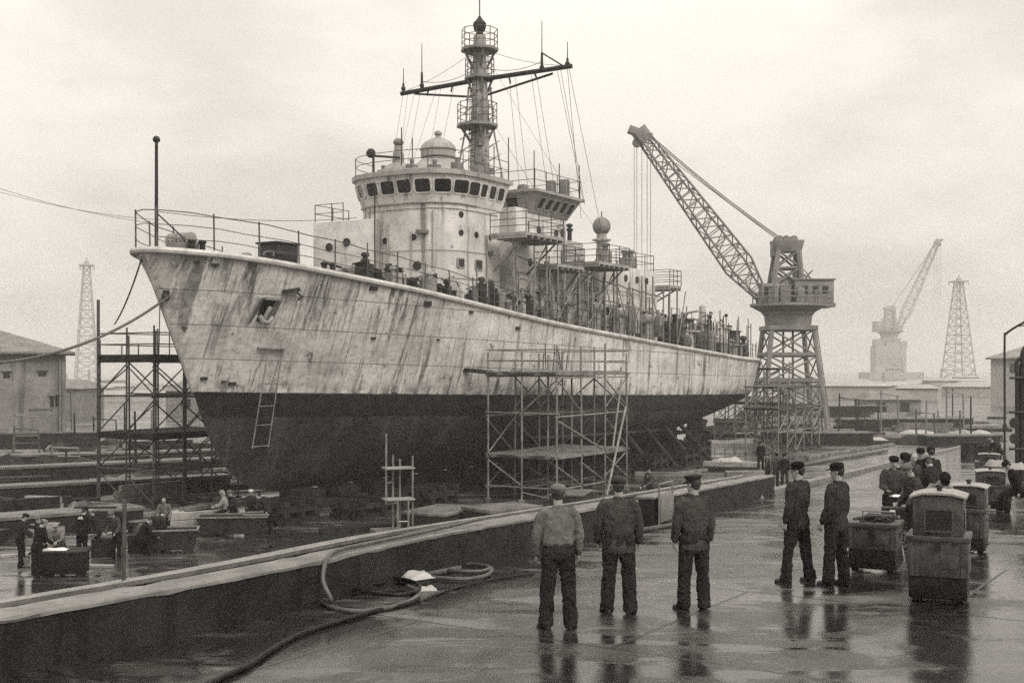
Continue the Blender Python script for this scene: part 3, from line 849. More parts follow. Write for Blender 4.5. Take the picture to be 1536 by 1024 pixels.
# aft deckhouse, funnel block, radome, lattice
MB().prism(loc([(27.03, -3.3), (37, -3.3), (37, 3.35), (27.03, 3.35)]), 4.0 - SZ, 7.6 - SZ).build('deckhouse', M['white'], ship, bevel=.04)
MB().prism(loc([(31.2, -2.9), (36.8, -2.9), (36.8, 3.3), (31.2, 3.3)]), 7.602 - SZ, 9.4 - SZ).build('deckhouse', M['white'], ship, bevel=.04)
fn = MB().prism(loc([(27.6, -1.3), (31, -1.3), (31, 1.3), (27.6, 1.3)]), 7.6 - SZ, 10.9 - SZ, loc([(28, -1.1), (31.1, -1.1), (31.1, 1.1), (28, 1.1)])).build('funnel', M['grey'], ship, bevel=.15)
for k_ in range(5):
    u = 28.2 + k_ * .6; v = .7 - .35 * (k_ % 3)
    MB().cyl(S(u, v, 10.85), S(u, v, 11.5 + .35 * (k_ % 3)), .13, .13, 10).lathe(S(u, v, 11.5 + .35 * (k_ % 3)), [(.13, 0), (.22, .05), (.2, .16), (.05, .22)], 10).build('exhaust_pipe', M['dark'], fn)
rd = MB().cyl(S(35.6, 0, 9.3), S(35.6, 0, 12.0), .36, .33, 14).lathe(S(35.6, 0, 11.4), [(.4, 0), (.62, .08), (.62, .16), (.4, .2)], 16).build('radome_column', M['grey'], ship)
MB().ball(S(35.6, 0, 12.42), .60, 20, 14).build('radome', M['midgrey'], rd)
MB().cyl(S(35.6, 0, 12.9), S(35.6, 0, 13.4), .05, .03, 6).build('radome_spike', M['dark'], rd)
for u, v, h, z in ((32.2, 2.0, 1.0, 9.4), (33.4, -1.0, 1.3, 9.4), (34.2, 2.4, .7, 9.4), (36.2, 1.8, .9, 9.4), (28.6, 2.4, .9, 7.6), (30.0, 2.6, 1.5, 7.6)):
    MB().box(S(u, v, z + h / 2), (.7, .6, h)).lathe(S(u, v, z + h), [(.18, 0), (.18, .3), (.3, .36), (.28, .5), (.05, .56)], 12).build('roof_fitting', M['midgrey'], ship, bevel=.03)
rail_loop([S(u, v, 9.4) for u, v in ((31.3, 3.2), (32.6, 3.2), (34, 3.2), (35.4, 3.2), (36.7, 3.2), (36.7, 1.0), (36.7, -1))], 1.0, ship, (1, .5), 1, .026)
for u in (28.2, 29.8, 31.6, 33.2, 34.8): porthole(S(u, 3.35, 6.6), V((0, -1, 0)), .18)
for u in (32.4, 34.0, 35.4): porthole(S(u, 3.3, 8.7), V((0, -1, 0)), .17)
for u in (29.0, 35.9): panel('door', S(u, 3.35, 6.1), V((1, 0, 0)), V((0, 0, 1)), .75, 1.8, M['midgrey'], ship, .03, .15, M['grey'])
for u, z, sz in ((27.7, 6.4, (.5, .5, 1.2)), (30.6, 5.9, (.9, .5, .8)), (32.6, 6.0, (.6, .6, 1.4)), (34.2, 5.6, (1.2, .7, .7)), (22.5, 6.3, (.8, .6, .9)), (25.5, 6.0, (1.0, .6, .8)), (20.2, 6.6, (.5, .5, 1.0)), (36.2, 5.8, (.5, .5, 1.3))):
    MB().box(S(u, 3.75, z), sz).cyl(S(u, 3.75, z), S(u, 3.75, z + 1.1), .12).build('deck_locker', M[random.choice(('midgrey', 'grey', 'dark'))], ship, bevel=.04)
# life raft drums and pipe runs along the deckhouse side
for u in (23.2, 26.4, 29.6, 33.4):
    MB().cyl(S(u, 4.0, z_deck(u) + 1.5), S(u + 1.1, 4.0, z_deck(u) + 1.5), .3, .3, 14).box(S(u + .55, 4.0, z_deck(u) + .6), (.7, .4, 1.2)).build('raft_canister', M['grey'], ship)
for v, z0, r in ((3.52, 7.3, .05), (3.55, 8.2, .035), (3.5, 6.1, .045)):
    MB().tube([S(19.5 + i * .9, v + .03 * (i % 2), z0 - i * .03 + .05 * math.sin(i)) for i in range(20)], r, 5).build('pipe', M['grey'], ship)
for k_ in range(9):
    u = 19.6 + k_ * 1.9; MB().tube([S(u, 3.55, z_deck(u)), S(u, 3.55, 7.4 + (k_ % 3) * .7)], .05 + .02 * (k_ % 2), 6).build('pipe', M[('grey', 'midgrey', 'dark')[k_ % 3]], ship)

# after deck
for k_ in range(64):
    u = random.uniform(37.5, 56.5); v = random.uniform(-.3, .92) * (b_deck(u) - .8); z = z_deck(u); h_ = random.uniform(.4, 2.0)
    mb = MB().box(S(u, v, z + h_ / 2), (random.uniform(.4, 1.3), random.uniform(.4, 1.1), h_), random.uniform(0, .5))
    if k_ % 2: mb.lathe(S(u, v, z + h_), [(.16, 0), (.16, .35), (.26, .4), (.24, .55), (.05, .6)], 10)
    if k_ % 5 == 0: mb.lathe(S(u, v + .9, z + .5), [(.45, -.3), (.5, -.28), (.25, -.2), (.25, .2), (.5, .28), (.45, .3)], 14, Matrix.Rotation(R(90), 3, 'Y'))
    mb.build('deck_gear', M[random.choice(('midgrey', 'grey', 'dark', 'dark'))], ship, bevel=.03)
for u, v, h in ((39.5, 3.0, 2.8), (41.6, 3.4, 2.4), (43.5, 2.4, 1.6), (45.5, 3.8, 1.9), (48.8, 3.6, 2.0), (50.2, 2.6, 2.2), (52.0, 3.2, 1.7), (53.6, 1.8, 1.5), (42.6, -1.0, 2.6), (47, -2, 2.4)):
    z = z_deck(u); MB().cyl(S(u, v, z), S(u, v, z + h * .6), .09, .07, 8).cyl(S(u, v, z + h * .6), S(u, v, z + h * 1.3), .05, .03, 6).build('deck_post', M['dark'], ship)
for k_ in range(34):
    u = 6.5 + k_ * .42; v = b_deck(u) - random.uniform(.45, 1.3); z = z_deck(u); h_ = random.uniform(.45, 1.15)
    mb = MB().box(S(u, v, z + h_ / 2), (random.uniform(.25, .8), random.uniform(.2, .6), h_), random.uniform(0, 1.5))
    if k_ % 3 == 0: mb.tube([S(u - .8, v, z + h_ * .9), S(u, v + .1, z + h_ + .12), S(u + .8, v - .1, z + h_ * .7)], .05, 5)
    if k_ % 3 == 1: mb.lathe(S(u, v, z + h_), [(.12, 0), (.12, .12), (.2, .16), (.17, .28), (.04, .32)], 10)
    mb.build('deck_gear', M[random.choice(('dark', 'midgrey', 'plank_dark', 'grey', 'dark'))], ship)
for k_ in range(44):
    u = 37.5 + k_ * .44; v = random.uniform(.2, .95) * (b_deck(u) - .5); z = z_deck(u); h = random.uniform(1.4, 3.4)
    a = MB().cyl(S(u, v, z), S(u, v, z + h), .05, .035, 6)
    if k_ % 2: a.tube([S(u, v, z + h * .8), S(u + 1.4, v - .3, z + h * .8)], .04, 5).tube([S(u, v, z + h * .45), S(u + 1.4, v - .3, z + h * .45)], .03, 5).tube([S(u + 1.4, v - .3, z), S(u + 1.4, v - .3, z + h * .9)], .04, 5)
    if k_ % 4 == 0: a.ball(S(u, v, z + h), .14, 10, 6)
    a.build('deck_frame', M[random.choice(('dark', 'midgrey', 'pipe_dark'))], ship)
for k_ in range(16):
    u = 38.6 + k_ * 1.05; v = random.uniform(1.2, 3.4) * min(1, b_deck(u) / 5); z = z_deck(u); h_ = random.uniform(1.0, 2.5); w_ = random.uniform(.8, 1.9)
    mb = MB().box(S(u, v, z + h_ / 2), (w_, random.uniform(.7, 1.4), h_)).box(S(u + .1, v, z + h_ + .05), (w_ * 1.25, 1.5, .09))
    mb.tube([S(u - w_ / 2, v - .6, z + h_), S(u - w_ / 2, v - .6, z + h_ + .8), S(u + w_ / 2, v - .6, z + h_ + .8), S(u + w_ / 2, v - .6, z + h_)], .035, 5)
    mb.lathe(S(u + .2, v, z + h_), [(.14, 0), (.14, .3), (.24, .36), (.2, .5), (.05, .55)], 10)
    mb.build('deck_house', M[('midgrey', 'grey', 'dark', 'white')[k_ % 4]], ship, bevel=.02)
dv = MB().cyl(S(46.3, 2.6, z_deck(46)), S(46.3, 2.6, z_deck(46) + 2.3), .36, .3, 14).lathe(S(46.3, 2.6, z_deck(46) + 2.3), [(.3, 0), (.42, .05), (.42, .3), (.3, .36), (.22, .8), (.28, .85), (.2, 1.3), (.08, 1.4)], 14).build('after_column', M['grey'], ship)
MB().prism(loc([(38.2, -2.4), (42, -2.4), (42, 2.2), (38.2, 2.2)]), 4.3 - SZ, 6.7 - SZ).build('after_house', M['grey'], ship, bevel=.05)
MB().prism(loc([(43.5, -2.2), (48.5, -2.2), (48.5, 2.0), (43.5, 2.0)]), 3.9 - SZ, 5.8 - SZ).build('after_house', M['grey'], ship, bevel=.05)
dvt = MB()
for u in (40.0, 42.4):
    dvt.tube([S(u, 3.6, z_deck(u)), S(u, 3.7, z_deck(u) + 1.8), S(u, 4.2, z_deck(u) + 2.5), S(u, 4.9, z_deck(u) + 2.6)], .08, 7)
dvt.build('davit_frame', M['grey'], ship)

# anchor pocket on the port bow, eyes, fairleads
def hull_frame(u, z):
    h = half(u, z); p = S(u, h, z)
    du = S(u + .2, half(u + .2, z), z) - S(u - .2, half(u - .2, z), z); dzv = S(u, half(u, z + .2), z + .2) - S(u, half(u, z - .2), z - .2)
    du.normalize(); dzv.normalize(); nn = dzv.cross(du).normalized()
    if nn.y > 0: nn = -nn
    return p, du, dzv, nn


def find_u(px, py):
    """where the port side of the hull shows at a photograph pixel"""
    best = None
    for i in range(500):
        u = -3 + i * .12
        lo, hi = z_keel(u), z_deck(u)
        for it in range(30):
            z = (lo + hi) / 2; w_ = W(u, half(u, z), z); y = CY - (w_.z - CAMZ) * F / w_.y
            if y > py: lo = z
            else: hi = z
        x = CX + F * w_.x / w_.y
        e = abs(x - px) + abs(y - py) * .2
        if best is None or e < best[0]: best = (e, u, z)
    return best[1], best[2]


u, z = find_u(402, 466); p, du, dv_, nn = hull_frame(u, z)
du0, dv0 = du, dv_; du, dv_ = du * .66, dv_ * .72
ap = MB(); ap.beam(p - du * .55 + nn * .08 + dv_ * .75, p + du * .55 + nn * .14 + dv_ * .75, .4, .1)
ap.beam(p - du * .62 + nn * .08 + dv_ * .75, p - du * .95 + nn * .02 - dv_ * .7, .40, .09); ap.beam(p + du * .55 + nn * .08 + dv_ * .7, p + du * .35 + nn * .03 - dv_ * .7, .34, .09)
ap = ap.build('anchor_pocket', M['midgrey'], ship)
panel('pocket_shade', p + nn * .02, du, dv_, .66, .95, M['black'], ap, .03, .1)  # black plate on the plating: shade inside the pocket given as colour
an = MB().cyl(p + nn * .22 + dv_ * .35, p + nn * .2 - dv_ * .45 - du * .2, .09).tube([p + nn * .2 - dv_ * .2 - du * .55, p + nn * .3 - dv_ * .5 - du * .3, p + nn * .3 - dv_ * .55 + du * .1, p + nn * .2 - dv_ * .3 + du * .35], .1, 7)
an.build('anchor', M['grey'], ap)
u, z = find_u(434, 437); p, du, dv_, nn = hull_frame(u, z)
MB().beam(p + nn * .1 - du * .35, p + nn * .16 + du * .3 + dv_ * .15, .3, .16).tube([p + nn * .1 + du * .3, p + nn * .3 + du * .45 - dv_ * .1, p + nn * .1 + du * .45 - dv_ * .3], .05, 5).build('fairlead', M['dark'], ship)
u, z = find_u(405, 521); p, du, dv_, nn = hull_frame(u, z)
MB().beam(p - du * .55 + nn * .1, p + du * .7 + nn * .1, .2, .07).build('hull_bracket', M['midgrey'], ship)
for px, py, s_ in ((322, 397, .14), (298, 392, .1), (305, 567, .14), (350, 575, .16), (335, 572, .1), (560, 507, .12), (607, 372, .1), (560, 432, .2), (640, 455, .22), (655, 509, .08), (705, 468, .12), (590, 590, .12), (250, 437, .12), (775, 492, .16), (430, 380, .12)):
    if py < 380 + (px - 250) * .13: continue
    u, z = find_u(px, py); p, du, dv_, nn = hull_frame(u, z)
    MB().beam(p - du * s_ + nn * .03, p + du * s_ + nn * .03, .1, s_ * .9).build('hull_fitting', M['dark'], ship)
# stem eye where the mooring line is made fast
MB().ball(W(-1.65, .12, 6.1) * 0 + S(-1.75, .35, 5.95), .17, 10, 8).build('mooring_eye', M['dark'], ship)
# rudder, shaft bossing and propeller under the stern
MB().prism([(49.5, -.12), (52.3, -.08), (52.3, .08), (49.5, .12)], -2.3 - SZ, .2 - SZ, [(50.2, -.12), (52.5, -.08), (52.5, .08), (50.2, .12)]).build('rudder', M['dark'], ship, bevel=.04)
MB().prism([(28, -.16), (47.5, -.12), (47.5, .12), (28, .16)], -2.35 - SZ, -1.4 - SZ).build('skeg', M['dark'], ship)
for v in (-1.5, 1.5):
    sh = MB().tube([S(36, v, -1.3), S(48.6, v, -1.45)], .14, 10).lathe(S(48.4, v, -1.45), [(.2, 0), (.24, .3), (.16, .6), (.03, .75)], 12, Matrix.Rotation(R(90), 3, 'Y')).build('propeller_shaft', M['dark'], ship)
    for a in range(4):
        Mx = Matrix.Rotation(R(90 * a + 20), 3, 'X')
        MB().box(S(48.7, v, -1.45) + Mx @ V((0, 0, .5)), (.06, .5, .8), M=Mx @ Matrix.Rotation(R(35), 3, 'Z')).build('propeller_blade', M['plank'], sh, bevel=.02)
MB().tube([S(u, half(u, z_wl(u) - 2.3) + .1, z_wl(u) - 2.3) for u in range(20, 41)], .14, 6).build('bilge_keel', M['dark'], ship)
# ------------------------------------------------------------------ blocks and shores under the keel
keel_n = 0
for i in range(17):
    u = 6.5 + i * 2.6; z = z_keel(u) if u < 46 else z_keel(u)
    if u > 46: break
    p = W(u, 0, 0); top = z - .0
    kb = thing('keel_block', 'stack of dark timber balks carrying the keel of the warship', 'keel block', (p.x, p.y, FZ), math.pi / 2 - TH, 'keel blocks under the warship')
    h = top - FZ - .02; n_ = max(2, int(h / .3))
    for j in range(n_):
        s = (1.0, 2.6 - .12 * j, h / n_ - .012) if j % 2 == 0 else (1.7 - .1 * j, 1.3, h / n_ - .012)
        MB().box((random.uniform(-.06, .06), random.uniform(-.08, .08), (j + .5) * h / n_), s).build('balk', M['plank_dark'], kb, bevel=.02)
for i in range(4):
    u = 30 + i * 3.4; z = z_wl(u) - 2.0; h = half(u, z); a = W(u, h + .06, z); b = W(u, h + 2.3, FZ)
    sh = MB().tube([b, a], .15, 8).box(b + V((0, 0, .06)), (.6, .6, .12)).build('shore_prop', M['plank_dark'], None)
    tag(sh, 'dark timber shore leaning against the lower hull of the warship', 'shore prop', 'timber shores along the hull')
for u, v, w_, h in ((2.0, 3.2, 2.2, .9), (5.5, 4.6, 3.4, .8), (9.0, 5.2, 2.4, 1.0), (24, 6.2, 3.2, .9), (30, 6.0, 2.4, 1.1), (36, 5.5, 2.8, 1.0), (41, 4.2, 2.2, 1.2)):
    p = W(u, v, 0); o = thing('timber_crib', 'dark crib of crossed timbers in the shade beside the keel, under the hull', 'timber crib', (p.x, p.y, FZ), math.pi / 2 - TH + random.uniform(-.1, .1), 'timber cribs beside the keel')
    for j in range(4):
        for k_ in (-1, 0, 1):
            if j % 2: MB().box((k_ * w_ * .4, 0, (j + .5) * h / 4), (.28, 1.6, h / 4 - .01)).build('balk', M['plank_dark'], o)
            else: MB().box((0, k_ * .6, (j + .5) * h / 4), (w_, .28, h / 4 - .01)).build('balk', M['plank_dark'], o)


# ------------------------------------------------------------------ tube scaffolds
def scaffold(label, corner, d, nrm, L_, Wd, nl, nw, z0, lifts, top, decks, mat, mat_d, guard=True, brace=1.0, r=.045, extra=None, seed=1, missing=(), dk_=.12):
    """a tube scaffold: corner, two directions, lengths, bays, lift heights, the levels that carry planks"""
    rnd = random.Random(seed)
    o = thing('scaffold', label, 'scaffold', (corner.x, corner.y, z0), 0)
    def P(i, j, z): 
        q = d * (L_ * i / nl) + nrm * (Wd * j / nw)
        return V((q.x, q.y, z))
    for i in range(nl + 1):
        for j in range(nw + 1):
            if (i, j) in missing: continue
            t_ = top + rnd.uniform(-.5, .5) if (i + j) % 2 == 0 else top + rnd.uniform(-.7, .1)
            q = P(i, j, 0); lean = V((rnd.uniform(-.05, .05), rnd.uniform(-.05, .05), 0))
            bar('pole', q, q + lean + V((0, 0, t_)), r, M[mat], o, 7)
            MB().box(q + V((0, 0, .03)), (.28, .28, .06)).build('base_plate', M[mat_d], o)
    for z in lifts:
        for j in range(nw + 1): bar('ledger', P(-.06, j, z + rnd.uniform(-.05, .05)), P(nl + .06, j, z + rnd.uniform(-.05, .05)), r * .85, M[mat], o)
        for i in range(nl + 1): bar('transom', P(i, -.08, z + .09), P(i, nw + .08, z + .09 + rnd.uniform(-.04, .04)), r * .85, M[mat], o)
    lv = [0] + list(lifts)
    for a, b in zip(lv, lv[1:]):
        for i in range(nl):
            for j in (0, nw):
                if rnd.random() > brace: continue
                e = rnd.random() < .5
                bar('brace', P(i + (0 if e else 1), j + .03, a + rnd.uniform(.05, .3)), P(i + (1 if e else 0), j + .03, b - rnd.uniform(.05, .3)), r * .75, M[mat], o)
                if rnd.random() < .5: bar('brace', P(i + (1 if e else 0), j - .03, a + rnd.uniform(.05, .3)), P(i + (0 if e else 1), j - .03, b - rnd.uniform(.05, .3)), r * .75, M[mat], o)
        for j in range(nw):
            for i in (0, nl):
                if rnd.random() > brace: continue
                e = rnd.random() < .5
                bar('brace', P(i, j + (0 if e else 1), a + .15), P(i, j + (1 if e else 0), b - .15), r * .75, M[mat], o)
    for z, a, b in decks:
        k = max(3, int(Wd / .28)); 
        pl = MB()
        for q in range(k):
            y0 = (q + .5) / k * nw; dz_ = rnd.uniform(0, .035); ex = rnd.uniform(-.12, .12)
            A = P(a - .05 + ex * .4, y0, z + .16 + dz_); B = P(b + .05 + ex * .4, y0, z + .16 + dz_)
            pl.beam(A, B, Wd / k - .02, .06)
        for y0 in (0, nw): pl.beam(P(a - .04, y0, z + .10), P(b + .04, y0, z + .10), .07, dk_)
        for x0 in (a, b): pl.beam(P(x0, -.04, z + .10), P(x0, nw + .04, z + .10), .07, dk_)
        pl.build('plank_deck', M[mat_d], o)
    if guard:
        zt = decks[-1][0]
        for fr in (.55, 1.05):
            for j in (0, nw): bar('guard_rail', P(-.05, j, zt + .16 + fr), P(nl + .05, j, zt + .16 + fr + rnd.uniform(-.08, .08)), r * .7, M[mat], o)
            for i in (0, nl): bar('guard_rail', P(i, -.05, zt + .16 + fr), P(i, nw + .05, zt + .16 + fr), r * .7, M[mat], o)
    return o, P


NP = -SN                                                    # to starboard
# bow scaffold, beyond the stem
c_ = V((-15.75, 52.7, FZ))
sc, P = scaffold('tall dark tube scaffold with two plank decks standing beyond the bow stem', c_, SD, NP, 5.2, 3.5, 3, 2, FZ, [1.55, 3.1, 4.85, 6.45], 7.9, [(3.02, -.0, 3), (6.5, 0, 3)], 'pipe_dark', 'plank_dark', True, .85, .043, seed=5, dk_=.3)
bar('pole', P(0, 2, 0) + V((-.1, .1, 0)), P(0, 2, 9.25) + V((-.1, .1, 0)), .075, M['pipe_dark'], sc, 8)
for i in range(5):
    q = P(.3 + i * .5, random.uniform(.3, 1.7), 6.7); bar('guard_post', q, q + V((0, 0, random.uniform(.4, 1.3))), .03, M['pipe_dark'], sc)

# middle scaffold, on the port side
c_ = V((2.03, 54.5, FZ))
sc, P = scaffold('tall pale tube scaffold of three lifts standing against the dark middle of the hull', c_, SD, NP, 7.2, 3.7, 3, 2, FZ, [.55, 2.0, 3.95, 5.75], 7.2, [(1.95, 0, 3), (5.78, 0, 3)], 'pipe', 'plank', True, .8, .05, seed=11)
for i in range(9):
    q = P(1.4 + i * .13, 1.2 + .5 * random.random(), 6.0); bar('pole', q, q + V((random.uniform(-.1, .1), 0, random.uniform(.7, 1.5))), .032, M['pipe_dark'], sc)
bar('raking_pole', P(1.95, 0, .0) + V((.1, -.5, 0)), P(2.95, 0, 4.2) + V((0, -.12, 0)), .06, M['plank_pale'], sc, 7)
bar('raking_pole', P(2.25, 0, 2.2) + V((.1, -.1, 0)), P(2.75, 0, 5.6) + V((0, -.12, 0)), .05, M['plank_pale'], sc, 7)
bar('raking_pole', P(.05, 0, 3.7) + V((.05, -.1, 0)), P(1.9, 0, 2.2) + V((0, -.12, 0)), .05, M['pipe'], sc, 7)
MB().beam(P(0, 1.2, 6.02), P(3, .9, 5.98), .5, .07).build('loose_plank', M['plank_pale'], sc)
pk = W(12.6, 5.55, 0); pq = P(.0, 2, 0) + V((c_.x, c_.y, FZ))
a = at(668, 553, 57.6); b = at(745, 561, 57.2)
tag(MB().beam(a, b + (b - a) * .35, .34, .09).beam(a + V((0, 0, .1)), b + V((0, 0, .1)), .28, .08).build('long_plank', M['plank_dark']), 'long dark plank jutting from the top deck of the middle scaffold along the hull', 'plank')

# the rest of the staging along the side further aft, and at the stern
c_ = W(47.5, 5.4, FZ)
scaffold('hazy tube scaffold clustered around the overhanging stern', c_, SD, SN, 9.5, 2.4, 5, 1, FZ, [1.6, 3.2, 4.7], 5.6, [(3.1, 0, 5), (4.6, 1, 5)], 'midgrey', 'plank_dark', False, .8, .055, seed=3)
c_ = W(58.8, -1.5, FZ)
scaffold('narrow tube scaffold just behind the stern, by the crane legs', c_, SD, SN, 2.4, 5.5, 1, 3, FZ, [1.6, 3.2, 4.7, 6.0], 6.5, [(3.1, 0, 1), (5.9, 0, 1)], 'midgrey', 'plank_dark', False, .8, .055, seed=4)
# standing poles on the after side deck (deck staging)
rnd = random.Random(9)
dsc = thing('deck_scaffold', 'light tube staging rising from the side deck below the wing platforms', 'scaffold', tuple(W(26, 4.6, z_deck(26))), math.pi / 2 - TH)
def DP(u, v, z): return V((u - 26, -(v - 4.6), z - z_deck(26)))
px_ = []
for i in range(12):
    u = 17.4 + i * 1.6; h = rnd.uniform(2.8, 5.0); px_.append((u, h))
    bar('pole', DP(u, b_deck(u) - .35, z_deck(u)), DP(u + rnd.uniform(-.1, .1), b_deck(u) - .35, z_deck(u) + h), .055, M['pipe'], dsc)
    if i % 2: bar('pole', DP(u, 3.7, z_deck(u)), DP(u, 3.7, z_deck(u) + h * .8), .04, M['pipe_dark'], dsc)
for (u, h), (u2, h2) in zip(px_, px_[1:]):
    if rnd.random() < .8: bar('ledger', DP(u, b_deck(u) - .35, z_deck(u) + 1.9), DP(u2, b_deck(u2) - .35, z_deck(u2) + 1.95), .035, M['pipe'], dsc)
    if rnd.random() < .7: bar('brace', DP(u, b_deck(u) - .35, z_deck(u) + .2), DP(u2, b_deck(u2) - .35, z_deck(u2) + min(h2, 2.3)), .032, M['pipe_dark'], dsc)
    if rnd.random() < .8: bar('ledger', DP(u, b_deck(u) - .35, z_deck(u) + 3.0), DP(u2, b_deck(u2) - .35, z_deck(u2) + 2.9), .035, M['pipe_dark'], dsc)
    if rnd.random() < .7: bar('brace', DP(u2, b_deck(u2) - .35, z_deck(u2) + .3), DP(u, b_deck(u) - .35, z_deck(u) + min(h, 2.9)), .032, M['pipe'], dsc)
    if rnd.random() < .5: bar('brace', DP(u, b_deck(u) - .35, z_deck(u) + 2.2), DP(u2, 3.7, z_deck(u2) + .4), .032, M['pipe_dark'], dsc)

# small ladder-like staging in front of the hull
q = G(597, 800); ls = thing('trestle_tower', 'small pale tube trestle standing alone before the dark bow hull', 'trestle', tuple(q), R(20))
for x, y, h in ((-.5, -.2, 3.75), (.48, -.3, 2.9), (-.1, .35, 2.9), (.15, .3, 2.75), (-.12, -.42, 1.3), (.28, -.45, 1.25)):
    bar('pole', V((x, y, 0 if h < 2 or x > -.4 else 1.15)), V((x, y, h)), .04, M['pipe'], ls)
for z in (1.3, 2.45): 
    MB().beam((-.55, -.05, z), (.55, -.05, z), .75, .05).build('plank_deck', M['plank_pale'], ls)
for a, b in (((-.5, -.2, 1.9), (-.1, .35, 1.9)), ((-.12, -.42, .5), (.28, -.45, .5)), ((-.5, -.2, .75 + .4), (-.12, -.42, 1.2))): bar('rung', V(a), V(b), .03, M['pipe'], ls)
MB().box((.05, .2, .08), (1.9, 1.1, .16)).build('base_slab', M['block'], ls, bevel=.03)

# ladder hung over the port bow
u0, z0 = find_u(405, 530); u1, z1 = find_u(398, 668)
A, du, dv_, nn = hull_frame(u0, z0); nw_ = (SD * 0 + V((SN.x, SN.y, 0)))
Aw = W(u0, half(u0, z0), z0) + SN * .28; 
hl = thing('hanging_ladder', 'thin pale ladder hanging from a bracket over the bow hull', 'ladder', tuple(Aw), math.pi / 2 - TH)
Ln = z0 - z1
for s in (-.42, .42): bar('stile', V((s, 0, .2)), V((s * 1.12 - .35, .5, -Ln)), .028, M['pipe'], hl)
for k_ in range(4):
    f = (.32, .56, .76, .985)[k_]; bar('rung', V((-.43 - .35 * f, .5 * f, -Ln * f)), V((.45 - .35 * f, .5 * f, -Ln * f)), .024, M['pipe'], hl)

# concrete blocks and slabs by the ship
for px, py, sz, rz, lab in ((660, 796, (3.0, 1.9, .75), .12, 'long rough concrete block lying beside the small trestle'), (752, 800, (2.5, 1.7, .95), -.35, 'broken concrete block with a pale chipped top near the parapet'),
                            (858, 760, (2.4, 1.5, .6), .3, 'dark low concrete block under the middle scaffold')):
    q = G(px, py); b = thing('concrete_block', lab, 'block', (q.x, q.y + .8, FZ), math.pi / 2 - TH + rz)
    MB().box((0, 0, sz[2] * .42), (sz[0], sz[1], sz[2] * .84)).build('body', M['slip'], b, bevel=.06)
    MB().box((.02, 0, sz[2] * .92), (sz[0] * 1.04, sz[1] * 1.04, sz[2] * .155)).build('cap_slab', M['block'], b, bevel=.03)
# ------------------------------------------------------------------ cranes, lattice masts, sheds
def lattice(mb, A, B, levels, r, cross=True):
    """A, B: four corner points at the bottom and top; adds horizontals and diagonals on all four sides"""
    for k in range(levels):
        f0, f1 = k / levels, (k + 1) / levels
        q0 = [a.lerp(b, f0) for a, b in zip(A, B)]; q1 = [a.lerp(b, f1) for a, b in zip(A, B)]
        for i in range(4):
            j = (i + 1) % 4
            mb.tube([q1[i], q1[j]], r, 4)
            mb.tube([q0[i], q1[j]], r * .8, 4)
            if cross: mb.tube([q0[j], q1[i]], r * .8, 4)


def sq(c, w, d=None):
    d = d or w; c = V(c)
    return [c + V((-w, -d, 0)), c + V((w, -d, 0)), c + V((w, d, 0)), c + V((-w, d, 0))]


